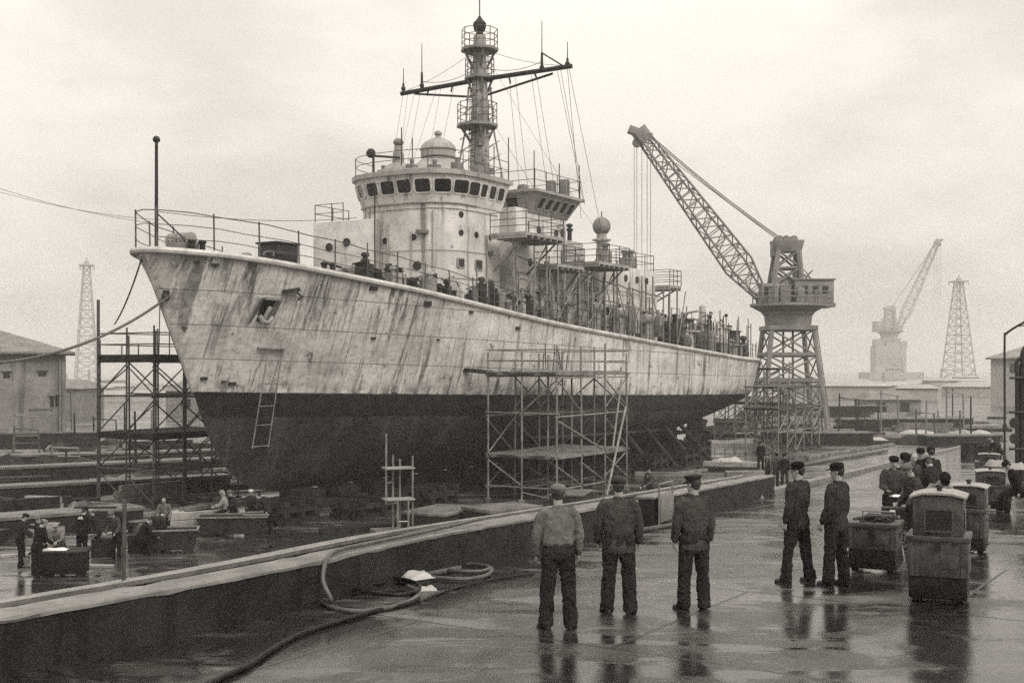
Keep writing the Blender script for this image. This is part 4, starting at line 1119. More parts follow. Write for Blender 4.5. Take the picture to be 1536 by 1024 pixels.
def dock_crane(label, loc_, k, rz, jib_to, mat, solid=False, r0=1.0):
    """k scales the crane (1: ten metre tower). jib_to: tip of the jib in crane coordinates before scaling"""
    o = thing('dock_crane', label, 'crane', loc_, rz); m = M[mat]
    H = 9.6
    A = sq((0, 0, 0), 3.0); B = sq((0, 0, H), 1.95)
    S_ = lambda p: V(p) * k
    for a, b in zip(A, B):
        MB().tube([S_(a), S_(b)], .24 * k * r0, 8).box(S_(a) + V((0, 0, .25 * k)), (1.1 * k, 1.1 * k, .5 * k)).build('leg', m, o)
    mb = MB(); lattice(mb, [S_(a) for a in A], [S_(b) for b in B], 4, .10 * k * r0); mb.build('leg_bracing', m, o)
    for f in (.27, .52, .77):
        q = [S_(a.lerp(b, f)) for a, b in zip(A, B)]
        mb = MB()
        for i in range(4): mb.beam(q[i], q[(i + 1) % 4], .3 * k, .28 * k)
        mb.build('cross_girder', m, o)
    MB().tube([S_((-.45, 0, 2.2)), S_((-.45, 0, H))], .11 * k, 6).tube([S_((.45, 0, 2.2)), S_((.45, 0, H))], .11 * k, 6).box(S_((0, 0, 2.3)), (1.2 * k, 1 * k, .4 * k)).build('lift_shaft', m, o)
    if solid: MB().box(S_((.3, 0, H * .42)), (7.6 * k, 5 * k, H * .84 * k)).box(S_((-1.2, 0, H * .9)), (5.2 * k, 4.4 * k, H * .14 * k)).box(S_((3.0, .5, H * .92)), (2.2 * k, 3 * k, H * .2 * k)).build('plated_tower', m, o)
    MB().box(S_((0, 0, H + .2)), (4.5 * k, 4.5 * k, .4 * k)).lathe(S_((0, 0, H + .4)), [(2.1 * k, 0), (2.2 * k, .9 * k), (2.5 * k, 1.3 * k)], 20).build('tower_head', m, o)
    z = H + 1.7
    MB().lathe(S_((0, 0, z)), [(2.5 * k, 0), (3.3 * k, .45 * k), (3.5 * k, .5 * k), (3.5 * k, .75 * k), (2.2 * k, .78 * k)], 24).box(S_((1.3, 0, z + .6)), (5.4 * k, 3.4 * k, .35 * k)).build('slewing_platform', m, o)
    z += .8
    hs = MB().box(S_((2.1, 0, z + 1.05)), (3.6 * k, 3.0 * k, 2.1 * k)).build('machine_house', m, o, bevel=.08 * k)
    MB().box(S_((2.1, 0, z + 2.16)), (3.9 * k, 3.3 * k, .12 * k)).build('house_roof', m, hs)
    for y in (-.8, .6): MB().box(S_((3.92, y, z + 1.2)), (.04 * k, .7 * k, .7 * k)).build('house_window', M['glass'], hs)
    for x in (1.2, 2.2, 3.1): MB().box(S_((x, -1.51, z + 1.2)), (.55 * k, .04 * k, .7 * k)).build('house_window', M['glass'], hs)
    MB().cyl(S_((.6, -.5, z + 2.2)), S_((.6, -.5, z + 3.0)), .3 * k, .3 * k, 10).lathe(S_((.6, -.5, z + 3.0)), [(.3 * k, 0), (.42 * k, .08 * k), (.3 * k, .3 * k)], 10).build('exhaust_stack', m, hs)
    MB().box(S_((-1.9, -.6, z + .9)), (1.7 * k, 1.5 * k, 1.8 * k)).build('cab', m, o, bevel=.06 * k)
    MB().box(S_((-1.9, -1.37, z + 1.15)), (1.2 * k, .05 * k, .7 * k)).build('cab_window', M['glass'], o)
    mb = MB()
    ring = [S_((3.7 * math.cos(a / 16 * 6.2832) + .4, 3.4 * math.sin(a / 16 * 6.2832), z)) for a in range(17)]
    for h in (.5, 1.0): mb.tube([p + V((0, 0, h * k)) for p in ring], .04 * k, 4)
    for p in ring: mb.tube([p, p + V((0, 0, k))], .045 * k, 4)
    mb.build('platform_railing', m, o)
    rc = random.Random(5)
    for i in range(16):                                   # lockers, winches and gear crowding the platform
        a_ = rc.uniform(0, 6.28); rr_ = rc.uniform(2.2, 3.2); h_ = rc.uniform(.5, 1.6)
        MB().box(S_((.4 + rr_ * math.cos(a_), rr_ * .95 * math.sin(a_), z + h_ / 2)), (rc.uniform(.4, .9) * k, rc.uniform(.4, .8) * k, h_ * k), a_).cyl(S_((.4 + rr_ * math.cos(a_), rr_ * .95 * math.sin(a_), z + h_)), S_((.4 + rr_ * math.cos(a_), rr_ * .95 * math.sin(a_), z + h_ + .5)), .08 * k, .08 * k, 6).build('platform_gear', m, o)
    for i in range(5): MB().cyl(S_((rc.uniform(.8, 3.4), rc.uniform(-1.2, 1.2), z + 2.2)), S_((rc.uniform(.8, 3.4), rc.uniform(-1.2, 1.2), z + 3.1)), .06 * k, .04 * k, 6).build('roof_pipe', m, o)
    lm = MB()
    for sx in (-.22, .22): lm.tube([S_((3.05 + sx, -3.15, 0)), S_((2.0 + sx, -2.1, H))], .04 * k, 4)
    for i in range(24): lm.tube([S_((3.05 - .22 - 1.05 * i / 24, -3.15 + 1.05 * i / 24, H * i / 24)), S_((3.05 + .22 - 1.05 * i / 24, -3.15 + 1.05 * i / 24, H * i / 24))], .03 * k, 4)
    lm.build('access_ladder', m, o)
    # A-frame
    at_ = z + 5.9; q0 = sq((-.3, 0, z), 1.5, 1.1); q1 = sq((-.1, 0, at_ - 1.0), .95, .7)
    mb = MB()
    for a, b in zip(q0, q1): mb.tube([S_(a), S_(b)], .26 * k * r0, 6)
    lattice(mb, [S_(a) for a in q0], [S_(b) for b in q1], 3, .14 * k * r0)
    mb.box(S_((-.2, 0, z + 1.3)), (2.6 * k, 1.8 * k, 2.2 * k), taper=.8)
    mb.build('a_frame', m, o)
    MB().box(S_((-.1, 0, at_ - .6)), (2.3 * k, 1.7 * k, 1.1 * k), taper=1.25).box(S_((-1.2, 0, at_ - .9)), (.7 * k, 1.2 * k, 1.3 * k)).build('frame_head', m, o, bevel=.06 * k)
    for x in (-.9, -.3, .4): MB().lathe(S_((x, -.7, at_)), [(.35 * k, 0), (.4 * k, .05 * k), (.2 * k, .2 * k), (.2 * k, 1.0 * k), (.4 * k, 1.2 * k), (.35 * k, 1.3 * k)], 14, Matrix.Rotation(R(-90), 3, 'X')).build('sheave', m, o)
    # jib
    f = V((-2.4, 0, z + .6)); t_ = V(jib_to); d = (t_ - f).normalized(); side = V((0, 0, 1)).cross(d); side = side.normalized(); up = d.cross(side)
    L_ = (t_ - f).length
    def J(fr, s, uu):
        w = .45 if fr < .12 else .62
        w = lerp(.45, .92, min(1, fr / .2)) if fr < .2 else lerp(.92, .5, (fr - .2) / .8)
        hh = lerp(.4, 1.1, min(1, fr / .2)) if fr < .2 else lerp(1.1, .5, (fr - .2) / .8)
        return (f + d * (L_ * fr) + side * (s * w) + up * (uu * hh)) * k
    mb = MB(); n = 17
    for s, uu in ((-1, -1), (1, -1), (1, 1), (-1, 1)): mb.tube([J(i / 10, s, uu) for i in range(11)], .105 * k * r0, 5)
    for i in range(n):
        a, b = i / n, (i + 1) / n
        cs = ((-1, -1), (1, -1), (1, 1), (-1, 1))
        for q in range(4):
            c0_, c1_ = cs[q], cs[(q + 1) % 4]
            if i % 2: c0_, c1_ = c1_, c0_
            mb.tube([J(a, *c0_), J(b, *c1_)], .055 * k * r0, 4)
            mb.tube([J(b, *c0_), J(b, *c1_)], .05 * k * r0, 4)
    mb.build('jib', m, o)
    jh = MB().beam((t_ - d * .5) * k, (t_ + d * .9) * k, 1.0 * k, 1.3 * k).beam((t_ + d * .3 - V((1.2, 0, -.5))) * k, (t_ + d * .3 + V((.9, 0, -.3))) * k, .8 * k, .7 * k)
    jh.lathe((t_ - V((.6, -.25, .5))) * k, [(.4 * k, 0), (.45 * k, .05 * k), (.3 * k, .1 * k), (.3 * k, .4 * k), (.45 * k, .45 * k), (.4 * k, .5 * k)], 14, Matrix.Rotation(R(90), 3, 'X'))
    jh.build('jib_head', m, o, bevel=.05 * k)
    for y in (-.35, .35):
        MB().tube(sag((t_ + d * .2 + V((.2, y, .4))) * k, (V((-.5, y, at_)) * k), .35 * k, 10), .06 * k * r0, 5, False).build('stay_rope', m, o)
    MB().tube([(f + d * L_ * .8 + up) * k, V((-.4, 0, at_ - .4)) * k], .035 * k * r0, 4, False).build('luffing_rope', m, o)
    for x, y, l_ in ((-.9, -.3, 13.2), (-.6, .3, 13.2), (-.2, -.3, 12.6), (.35, .3, 12.6), (.6, -.3, 12.4)):
        p = t_ + V((x, y, -.4)); MB().tube([p * k, (p - V((0, 0, l_))) * k], .026 * k * r0, 4, False).build('hoist_rope', m, o)
    return o


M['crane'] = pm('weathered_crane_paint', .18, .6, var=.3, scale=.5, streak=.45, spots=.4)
M['crane_far'] = pm('haze_pale_paint', .30, .75, var=.15, scale=.2)  # paler than the near crane: fading by haze put into the colour
def s_at(y): return F / y
# near crane: jib swings to the left above the ship
Yc = 112.0; s = s_at(Yc); Xc = (1182 - CX) / s
kk = 1.0
jt = V((((962 - CX) / s - Xc), -2.0, CAMZ + (CY - 212) / s - FZ))
dock_crane('weathered lattice dock crane on braced legs with its jib over the stern of the warship', (Xc, Yc, FZ), kk, 0, jt, 'crane')
# far crane, half lost in the mist
Yf = 760.0; s = s_at(Yf); Xf = (1334 - CX) / s; kf = 2.5
zb = FZ - 1
jt = V(((1406 - CX) / s - Xf, 0, CAMZ + (CY - 364) / s - zb)) / kf
jt = V((-jt.x, 0, jt.z))
dock_crane('faint pale dock crane standing far off in the mist beyond the yard', (Xf, Yf, zb), kf, math.pi, jt, 'crane_far', True, 1.0)
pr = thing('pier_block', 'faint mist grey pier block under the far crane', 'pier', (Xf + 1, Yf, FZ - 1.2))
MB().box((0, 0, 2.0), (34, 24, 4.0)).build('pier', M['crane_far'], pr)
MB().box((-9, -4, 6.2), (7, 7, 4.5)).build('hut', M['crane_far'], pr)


def lattice_tower(label, X, Y, zt, wb, wt, mat, r, n=9):
    o = thing('lattice_mast', label, 'mast', (X, Y, FZ - .3), R(12)); H = zt - FZ + .3
    A = sq((0, 0, 0), wb); B = sq((0, 0, H * .93), wt)
    for a, b in zip(A, B): bar('leg', a, b, r, M[mat], o)
    mb = MB(); lattice(mb, A, B, n, r * .55); mb.build('lattice_bracing', M[mat], o)
    MB().box((0, 0, H * .935), (wt * 4.6, wt * 4.6, H * .012)).build('top_platform', M[mat], o)
    for p in sq((0, 0, H * .94), wt * 2.2): bar('floodlight_bracket', p, p - V((0, 0, H * .045)), r * .6, M[mat], o)
    MB().lathe((0, 0, H * .94), [(wt * .9, 0), (wt * .9, H * .025), (wt * .3, H * .035), (wt * .12, H * .06)], 10).build('lamp_head', M[mat], o)
    return o


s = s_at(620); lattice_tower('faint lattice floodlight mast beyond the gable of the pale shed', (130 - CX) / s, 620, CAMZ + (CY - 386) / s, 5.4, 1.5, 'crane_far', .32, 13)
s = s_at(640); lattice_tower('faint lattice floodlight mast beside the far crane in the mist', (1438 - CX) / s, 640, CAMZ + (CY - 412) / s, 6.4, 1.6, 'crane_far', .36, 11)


# sheds: walls, hipped roof, openings
def shed(label, x0, x1, y0, y1, eave, ridge, mat, roof, openings=(), hip=5.0, rz=0.0, piv=None):
    q_ = V(((x0 + x1) / 2, (y0 + y1) / 2, FZ))
    if piv is not None: q_ = V((piv[0], piv[1], FZ)) + Matrix.Rotation(rz, 3, 'Z') @ (q_ - V((piv[0], piv[1], FZ)))
    o = thing('shed', label, 'building', tuple(q_), rz); cx, cy_ = (x0 + x1) / 2, (y0 + y1) / 2
    X, Y = (x1 - x0) / 2, (y1 - y0) / 2
    MB().box((0, 0, eave / 2), (2 * X, 2 * Y, eave)).build('wall', M[mat], o)
    e = .8; a = [(-X - e, -Y - e), (X + e, -Y - e), (X + e, Y + e), (-X - e, Y + e)]
    mb = MB(); vs = [V((p[0], p[1], eave + .004)) for p in a] + [V((p[0], p[1], eave + .16)) for p in a] + [V((-X + hip, 0, ridge)), V((X - hip, 0, ridge))]
    mb.add(vs, [[3, 2, 1, 0], [0, 1, 5, 4], [1, 2, 6, 5], [2, 3, 7, 6], [3, 0, 4, 7], [4, 5, 9, 8], [5, 6, 9], [6, 7, 8, 9], [7, 4, 8]])
    rf_ = mb.build('roof', M[roof], o)
    MB().lathe((X - hip - .5, 0, ridge - .1), [(.3, 0), (.3, .8), (.45, .85), (.4, 1.05), (.1, 1.15)], 12).build('roof_vent', M[roof], rf_)
    for kind, fx, z, w, h in openings:
        x = -X + 2 * X * fx
        b = MB().box((x, -Y - .02, z), (w, .12, h)).build(kind, M['midgrey'] if kind == 'door' else M['glass'], o)
        MB().box((x, -Y - .06, z + h / 2 + .08), (w + .3, .25, .14)).build('lintel', M[mat], b)
    for fx in (.985, .7): MB().cyl((-X + 2 * X * fx, -Y - .1, 0), (-X + 2 * X * fx, -Y - .1, eave), .07).build('drain_pipe', M['midgrey'], o)
    return o


s = s_at(97); xr = (97 - CX) / s
shed('pale stained shed with a hipped slate roof across the dock from the bow', xr - 24, xr, 97, 111, CAMZ + (CY - 531) / s - FZ, CAMZ + (CY - 492) / (F / 104) - FZ, 'render', 'roof',
     (('door', .925, 1.4, 1.5, 2.8), ('window', .82, 5.6, .5, .5), ('window', .93, 5.7, .6, .4), ('window', .96, 3.4, .25, .9), ('vent_slot', .975, 3.5, .2, .9), ('window', .7, 5.6, .5, .5)), 6.0, R(20), (xr, 97))
s = s_at(190); x0 = (1486 - CX) / s
shed('hazy grey shed with a low roof behind the lamp post', x0, x0 + 34, 190, 208, CAMZ + (CY - 538) / s - FZ, CAMZ + (CY - 506) / s - FZ, 'crane_far', 'crane', (('window', .1, 6, 1.2, 1.4), ('window', .2, 6, 1.2, 1.4)), 9.0, -R(22), (x0, 190))
for X, Y, w, d, h, lab in ((50, 160, 7, 6, 1.9, 'low hazy hut at the back of the dock to the side of the crane legs'),
                           (-58, 146, 14, 8, 3.6, 'long low hazy hut beyond the shed yard and bow scaffold'), (-38, 152, 10, 6, 3.2, 'small low hazy hut seen through the bow scaffold')):
    o = thing('yard_hut', lab, 'hut', (X, Y, FZ)); MB().box((0, 0, h / 2), (w, d, h)).build('wall', M['midgrey'], o)
    MB().prism([(-w / 2 - .4, -d / 2 - .4), (w / 2 + .4, -d / 2 - .4), (w / 2 + .4, d / 2 + .4), (-w / 2 - .4, d / 2 + .4)], h + .003, h + 1.1, [(-w / 2 + 1, -.2), (w / 2 - 1, -.2), (w / 2 - 1, .2), (-w / 2 + 1, .2)]).build('roof', M['roof'], o)
    for x in (-w * .25, w * .2): MB().box((x, -d / 2 - .01, h * .5), (1.2, .08, 1.2)).build('window', M['glass'], o)
rh = random.Random(31)
for i in range(34):
    Y = rh.uniform(210, 420); px = rh.uniform(1080, 1560) if i < 22 else rh.uniform(-20, 330)
    w, d, h = rh.uniform(4, 16), rh.uniform(5, 10), rh.uniform(.9, 2.6); X = (px - CX) / F * Y
    o = thing('dockside_hut', 'low mist grey hut in the hazy yard far beyond the dock', 'hut', (X, Y, FZ), R(rh.uniform(-25, 25)), 'low huts in the hazy yard')
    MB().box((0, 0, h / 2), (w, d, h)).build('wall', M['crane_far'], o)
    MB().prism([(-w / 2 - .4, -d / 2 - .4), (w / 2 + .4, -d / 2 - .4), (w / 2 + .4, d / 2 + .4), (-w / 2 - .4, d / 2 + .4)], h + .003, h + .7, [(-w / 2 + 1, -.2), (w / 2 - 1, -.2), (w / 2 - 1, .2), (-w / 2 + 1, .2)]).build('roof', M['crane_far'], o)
    if i % 3 == 0: MB().cyl((w * .3, 0, h), (w * .3, 0, h + rh.uniform(1.5, 4)), .3, .25, 8).build('chimney', M['crane_far'], o)
# overhead wires far behind
for a, b in ((at(-60, 262, 150), at(240, 336, 150)), (at(-60, 270, 150), at(240, 330, 150))):
    tag(MB().tube(sag(a, b, .8), .03, 4, False).build('overhead_wire', M['wire']), 'thin overhead wire crossing the pale sky beyond the jackstaff', 'wire', 'overhead wires in the sky')
# ------------------------------------------------------------------ slip walls, timber, litter of the dock floor
def long_sill(label, a, b, h, w, z=FZ, name='slip_wall'):
    o = thing(name, label, 'slip wall', tuple(a)); o['kind'] = 'thing'
    d = V((b - a).to_2d().to_3d()); L_ = d.length; o.rotation_euler = (0, 0, math.atan2(d.y, d.x))
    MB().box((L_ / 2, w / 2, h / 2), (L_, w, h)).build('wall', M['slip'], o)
    MB().box((L_ / 2, w / 2 - .03, h + .063), (L_ + .1, w + .1, .12)).build('coping', M['sill'], o)  # paler slab: the lit top edge of the wall put into the colour
    return o


for px0, py0, px1, py1, h, w, lab in ((-60, 812, 215, 788, .62, 1.6, 'low dark slip wall right behind the crouching dock workers'), (-80, 763, 345, 738, .75, 1.2, 'long dark slip wall with a thin edge coloured as lit under the bow scaffold'),
                                      (-80, 728, 350, 706, .7, 1.3, 'second dark slip wall further from the bow scaffold'), (-80, 700, 330, 688, .5, 1.5, 'third dark slip wall nearer the shed yard')):
    long_sill(lab, G(px0, py0), G(px1, py1), h, w)
long_sill('pale broken retaining wall in front of the shed', G(-60, 672), G(150, 668), 1.0, .8, name='yard_wall')
for px0, px1, py, h, lab in ((1180, 1310, 668, .9, 'dark long slip wall just behind the far end of the quay'), (1390, 1500, 668, .7, 'dark slip wall behind the row of drums'), (1260, 1460, 641, .8, 'hazy slip wall across the far dock, in front of the huts'), (1130, 1330, 626, 1.3, 'far hazy slip wall at the back of the dock')):
    long_sill(lab, G(px0, py), G(px1, py - 1), h, 1.5)

rnd = random.Random(21)


def timber(px, py, L_, n, mat, rz, lab, nm='timber_stack'):
    q = G(px, py); o = thing(nm, lab, 'timber stack', tuple(q), rz, 'timber and pipe stacks across the dock floor'); rows_ = 2 if n > 4 else 1
    for i in range(n):
        r_ = i // max(1, (n // rows_)); j = i % max(1, (n // rows_))
        MB().box((rnd.uniform(-.3, .3), j * .34, .14 + r_ * .27), (L_ * rnd.uniform(.8, 1.05), .3, .25), rnd.uniform(-.02, .02)).build('balk', M[mat], o)
    return o


spots = []
for i in range(95): spots.append((rnd.uniform(-20, 420), rnd.uniform(668, 800)))
for i in range(60): spots.append((rnd.uniform(1060, 1500), rnd.uniform(628, 668)))
for i in range(8): spots.append((rnd.uniform(990, 1130), rnd.uniform(668, 720)))
sc_lab = {0: ('plank_dark', 'stack of dark timber balks lying on the dock floor'), 1: ('plank', 'stack of grey timber balks lying on the dock floor'), 2: ('plank_pale', 'bundle of pale planks lying on the dock floor')}
for px, py in spots:
    q = G(px, py)
    rel = V((q.x, q.y, 0)) - SB; u, v = rel.dot(SD), rel.dot(SN)
    if -2 < u < 60 and -6.5 < v < 6.5: continue
    k_ = rnd.choice((0, 0, 0, 0, 1, 1, 2)); mt, lb = sc_lab[k_]
    timber(px, py, rnd.uniform(1.2, 4.5) * (1 if py > 690 else 1.4), rnd.randint(1, 6), mt, R(rnd.choice((rnd.uniform(-12, 50), rnd.uniform(0, 180)))) if px < 700 else R(rnd.uniform(-20, 20)), lb)
# long pipes and beams strewn about near the bow scaffold
for px0, py0, px1, py1, mt, r_ in ((255, 770, 480, 742, 'plank_pale', .09), (210, 777, 370, 752, 'plank', .1), (258, 745, 470, 735, 'pipe', .06), (240, 800, 340, 782, 'plank', .09), (300, 790, 420, 765, 'pipe_dark', .08), (10, 716, 120, 705, 'plank', .1), (90, 694, 300, 683, 'plank_pale', .09),
                                   (160, 688, 330, 672, 'plank', .1), (1160, 707, 1330, 678, 'pipe_dark', .1), (1210, 688, 1340, 668, 'plank', .12), (1020, 712, 1110, 700, 'plank', .1), (480, 800, 600, 792, 'plank_dark', .12)):
    a, b = G(px0, py0), G(px1, py1)
    o = MB().beam(a + V((0, 0, .1)), b + V((0, 0, .12)), r_ * 2.4, r_ * 1.6) if 'plank' in mt else MB().tube([a + V((0, 0, r_)), b + V((0, 0, r_ + .02))], r_, 7)
    tag(o.build('long_beam' if 'plank' in mt else 'long_pipe', M[mt]), 'long beam or pipe lying loose on the dock floor', 'beam', 'loose beams and pipes on the dock floor')


# rumpled tarpaulins, sacks, scrap
def rumple(name, lab, cat, q, sx, sy, h, mat, rz=0, group=None, seed=0):
    mb = MB(); n = 16; vs = []; fs = []
    for i in range(n + 1):
        for j in range(n + 1):
            x, y = (i / n - .5) * 2, (j / n - .5) * 2
            e = max(0, 1 - (abs(x) ** 2.6 + abs(y) ** 2.6) ** (1 / 2.6))
            z = h * (min(1, e * 2.6) ** .6) * (.75 + .5 * noise.noise(V((x * 1.7 + seed, y * 1.7, seed)))) + .05 * noise.noise(V((x * 5, y * 5 + seed, 3))) * (h * 2)
            vs.append(V((x * sx / 2 * (1 + .12 * noise.noise(V((y * 2, seed, 1)))), y * sy / 2, max(.0, z))))
    for i in range(n):
        for j in range(n): fs.append([i * (n + 1) + j, (i + 1) * (n + 1) + j, (i + 1) * (n + 1) + j + 1, i * (n + 1) + j + 1])
    o = mb.add(vs, fs).build(name, M[mat], None, smooth=60)
    o.location = q; o.rotation_euler = (0, 0, rz)
    return tag(o, lab, cat, group)


for px, py, sx, sy, h, mt, lab in ((172, 748, 2.4, .8, .25, 'canvas', 'white tarpaulin lying flat under the bow scaffold'), (1240, 640, 5, 2.0, .6, 'plank', 'grey tarpaulin mound at the foot of the crane'), (1376, 652, 3.6, 1.4, .5, 'canvas', 'bright white tarpaulin in the far dock beneath the far crane'),
                                   (1440, 655, 2.8, 1.4, .7, 'plank_pale', 'small pale heap between the far tarpaulins'), (1470, 655, 2.4, 1.2, .6, 'canvas', 'white bundle lying above the row of drums'), (1255, 660, 4, 1.5, .6, 'plank', 'grey heap beside the crane foot'), (1300, 664, 5, 1.5, .5, 'canvas', 'flat pale sheet on the ground beyond the quay end'),
                                   (30, 706, 3.5, 1.6, .35, 'plank', 'grey sheet lying between the slip walls'), (128, 690, 4.5, 1.4, .3, 'plank_pale', 'pale sheet lying before the shed yard'), (250, 660, 5, 2, .6, 'plank_pale', 'pale rubble heap behind the bow scaffold'), (1090, 694, 2.4, 1.2, .4, 'canvas', 'pale sheet under the stern of the warship'),
                                   (1105, 664, 6, 2, .35, 'canvas', 'long pale sheet on the ground below the stern scaffold'), (265, 775, 1.0, .6, .3, 'canvas', 'small white sack beside the bow scaffold foot')):
    rumple('tarpaulin', lab, 'tarpaulin', G(px, py), sx, sy, h, mt, R(rnd.uniform(-10, 30)), seed=px * .1)


for i in range(46):
    px, py = (rnd.uniform(-10, 340), rnd.uniform(655, 735)) if i % 2 else (rnd.uniform(1060, 1500), rnd.uniform(622, 668))
    q = G(px, py); rel = V((q.x, q.y, 0)) - SB
    if -2 < rel.dot(SD) < 60 and abs(rel.dot(SN)) < 6.5: continue
    rumple('scrap_heap', 'low heap of scrap and rubble on the dock floor', 'heap', q, rnd.uniform(1.2, 4), rnd.uniform(.8, 1.8), rnd.uniform(.3, .9), rnd.choice(('plank_dark', 'slip', 'dark', 'plank_dark', 'midgrey')), R(rnd.uniform(-20, 40)), 'scrap heaps across the dock floor', seed=i * 2.7)


for i in range(44):                                       # odd posts, bollards and trestle frames standing about the yard
    px, py = (rnd.uniform(0, 420), rnd.uniform(640, 720)) if i % 2 else (rnd.uniform(1080, 1490), rnd.uniform(616, 664))
    q = G(px, py); rel = V((q.x, q.y, 0)) - SB
    if -2 < rel.dot(SD) < 60 and abs(rel.dot(SN)) < 7: continue
    h = rnd.uniform(1.0, 4.5); mb = MB().cyl(q, q + V((rnd.uniform(-.1, .1), 0, h)), .09, .06, 7).lathe(q, [(.3, 0), (.3, .12), (.12, .2), (.1, .4)], 10)
    if i % 3 == 0: mb.tube([q + V((0, 0, h * .9)), q + V((1.6, .4, h * .85)), q + V((1.7, .4, 0))], .07, 6).tube([q + V((0, 0, h * .4)), q + V((1.7, .4, h * .4))], .05, 6)
    tag(mb.build('yard_post', M[rnd.choice(('dark', 'midgrey', 'plank_dark', 'pipe_dark'))]), 'thin post or frame standing in the cluttered yard behind the dock', 'post', 'posts and frames about the yard')


# open iron tubs and a work table among the dock workers
def tub(label, q, L_, w, h, rz, name='iron_tub'):
    o = thing(name, label, 'tub', tuple(q), rz); e = .05
    out_ = [(-L_ / 2, -w / 2), (L_ / 2, -w / 2), (L_ / 2, w / 2), (-L_ / 2, w / 2)]
    sl = lambda k: [(x * k, y * k) for x, y in out_]
    mb = MB(); vs = [V((x, y, .12)) for x, y in sl(.86)] + [V((x, y, h)) for x, y in sl(1)] + [V((x - e * (1 if x > 0 else -1), y - e * (1 if y > 0 else -1), h)) for x, y in out_] + [V((x * .86 - e * (1 if x > 0 else -1), y * .86 - e * (1 if y > 0 else -1), .2)) for x, y in out_]
    fs = [[3, 2, 1, 0], [12, 13, 14, 15]]
    for L0 in (0, 4, 8): fs += [[L0 + i, L0 + (i + 1) % 4, L0 + 4 + (i + 1) % 4, L0 + 4 + i] for i in range(4)]
    mb.add(vs, fs).build('tub_body', M['dark'], o)
    mb = MB()
    for a, b in zip(out_, out_[1:] + out_[:1]): mb.beam((a[0], a[1], h + .02), (b[0], b[1], h + .02), .07, .05)
    mb.build('rim', M['pipe'], o)
    for x in (-L_ * .3, L_ * .3):
        for y in (-w * .36, w * .36): MB().box((x, y, .06), (.3, .12, .12)).build('foot', M['plank_dark'], o)
    return o


tub('dark riveted iron tub beside the crouching workers nearest the post', G(258, 827), 1.7, .95, .75, R(12))
tub('dark iron tub with workers sitting in it, before the bow foot', G(350, 803), 2.5, 1.1, .72, R(6))
tub('small pale sided tub close beside the tub the workers sit in', G(383, 803), .8, .8, .8, R(10))
q = G(88, 864); wt = thing('work_bench', 'low dark boxy bench strewn with papers before the standing workers', 'bench', tuple(q), R(8))
MB().box((0, .25, .38), (1.5, .8, .62)).build('body', M['black'], wt, bevel=.03)
MB().box((0, .25, .72), (1.62, .92, .06)).build('top', M['plank_dark'], wt)
for x in (-.6, .6): MB().box((x, .25, .035), (.14, .7, .07)).build('foot', M['dark'], wt)
tag(rumple('paper_heap', 'white papers heaped on the low dark bench', 'papers', q + V((-.2, .25, .752)), .7, .4, .07, 'paper', R(8), seed=3.3))
tag(rumple('rag', 'white rag on the ground by the bench foot', 'rag', G(68, 862), .5, .25, .12, 'canvas', R(20), seed=8.3))
a, b = G(112, 834), G(190, 825)
tag(MB().beam(a + V((0, 0, .62)), b + V((0, 0, .66)), .16, .05).build('plank_rail', M['plank_pale']), 'thin pale plank laid from the bench towards the thin post', 'plank')
for px, py in ((150, 836), (205, 830)):
    q = G(px, py); tag(MB().box(q + V((0, .3, .3)), (.7, .5, .6), .2).build('low_trestle', M['plank_dark'], bevel=.02), 'dark low trestle under the pale plank', 'trestle', 'low trestles under the plank')
# single post at the edge of the ledge
p, d, nn = edge_frame(14.6); b = p + nn * 2.15 + V((0, 0, .30)); 
b = V((-4.98, 15.38, .27)); po = thing('marker_post', 'thin rusty post standing at the edge of the rail ledge', 'post', tuple(b))
MB().cyl((0, 0, 0), (.015, 0, 1.27), .028, .026, 8).build('shaft', M['pipe_dark'], po); MB().lathe((0, 0, 0), [(.09, 0), (.09, .03), (.045, .05), (.04, .1)], 12).build('base', M['dark'], po)

# mooring lines from the bow
e = W(-1.75, .5, 5.95)
tag(MB().tube(sag(e, at(-90, 546, 34), .75, 24), .05, 6).build('mooring_rope', M['rope']), 'thick mooring rope running down from the bow eye past the shed', 'rope')
tag(MB().tube(sag(W(-2.6, 0, 7.45), at(172, 486, 54.5), .25, 16), .035, 6).build('bow_line', M['rope']), 'thin slack line from the stem head to the bow scaffold', 'rope')
tag(MB().tube(sag(W(-2.0, .3, 5.8), at(238, 545, 52.5), .1, 12), .022, 5).build('hanging_line', M['rope']), 'thin line hanging beside the stem down to the scaffold', 'rope')


# ------------------------------------------------------------------ hoses, pipes and rag by the parapet
def Q(px, py, lift=0.0):
    z = 0.0
    for it in range(25):
        y = (CAMZ - z) * F / (py - CY); z = quay_z(y)
    return V(((px - CX) / F * y, y, z + lift))


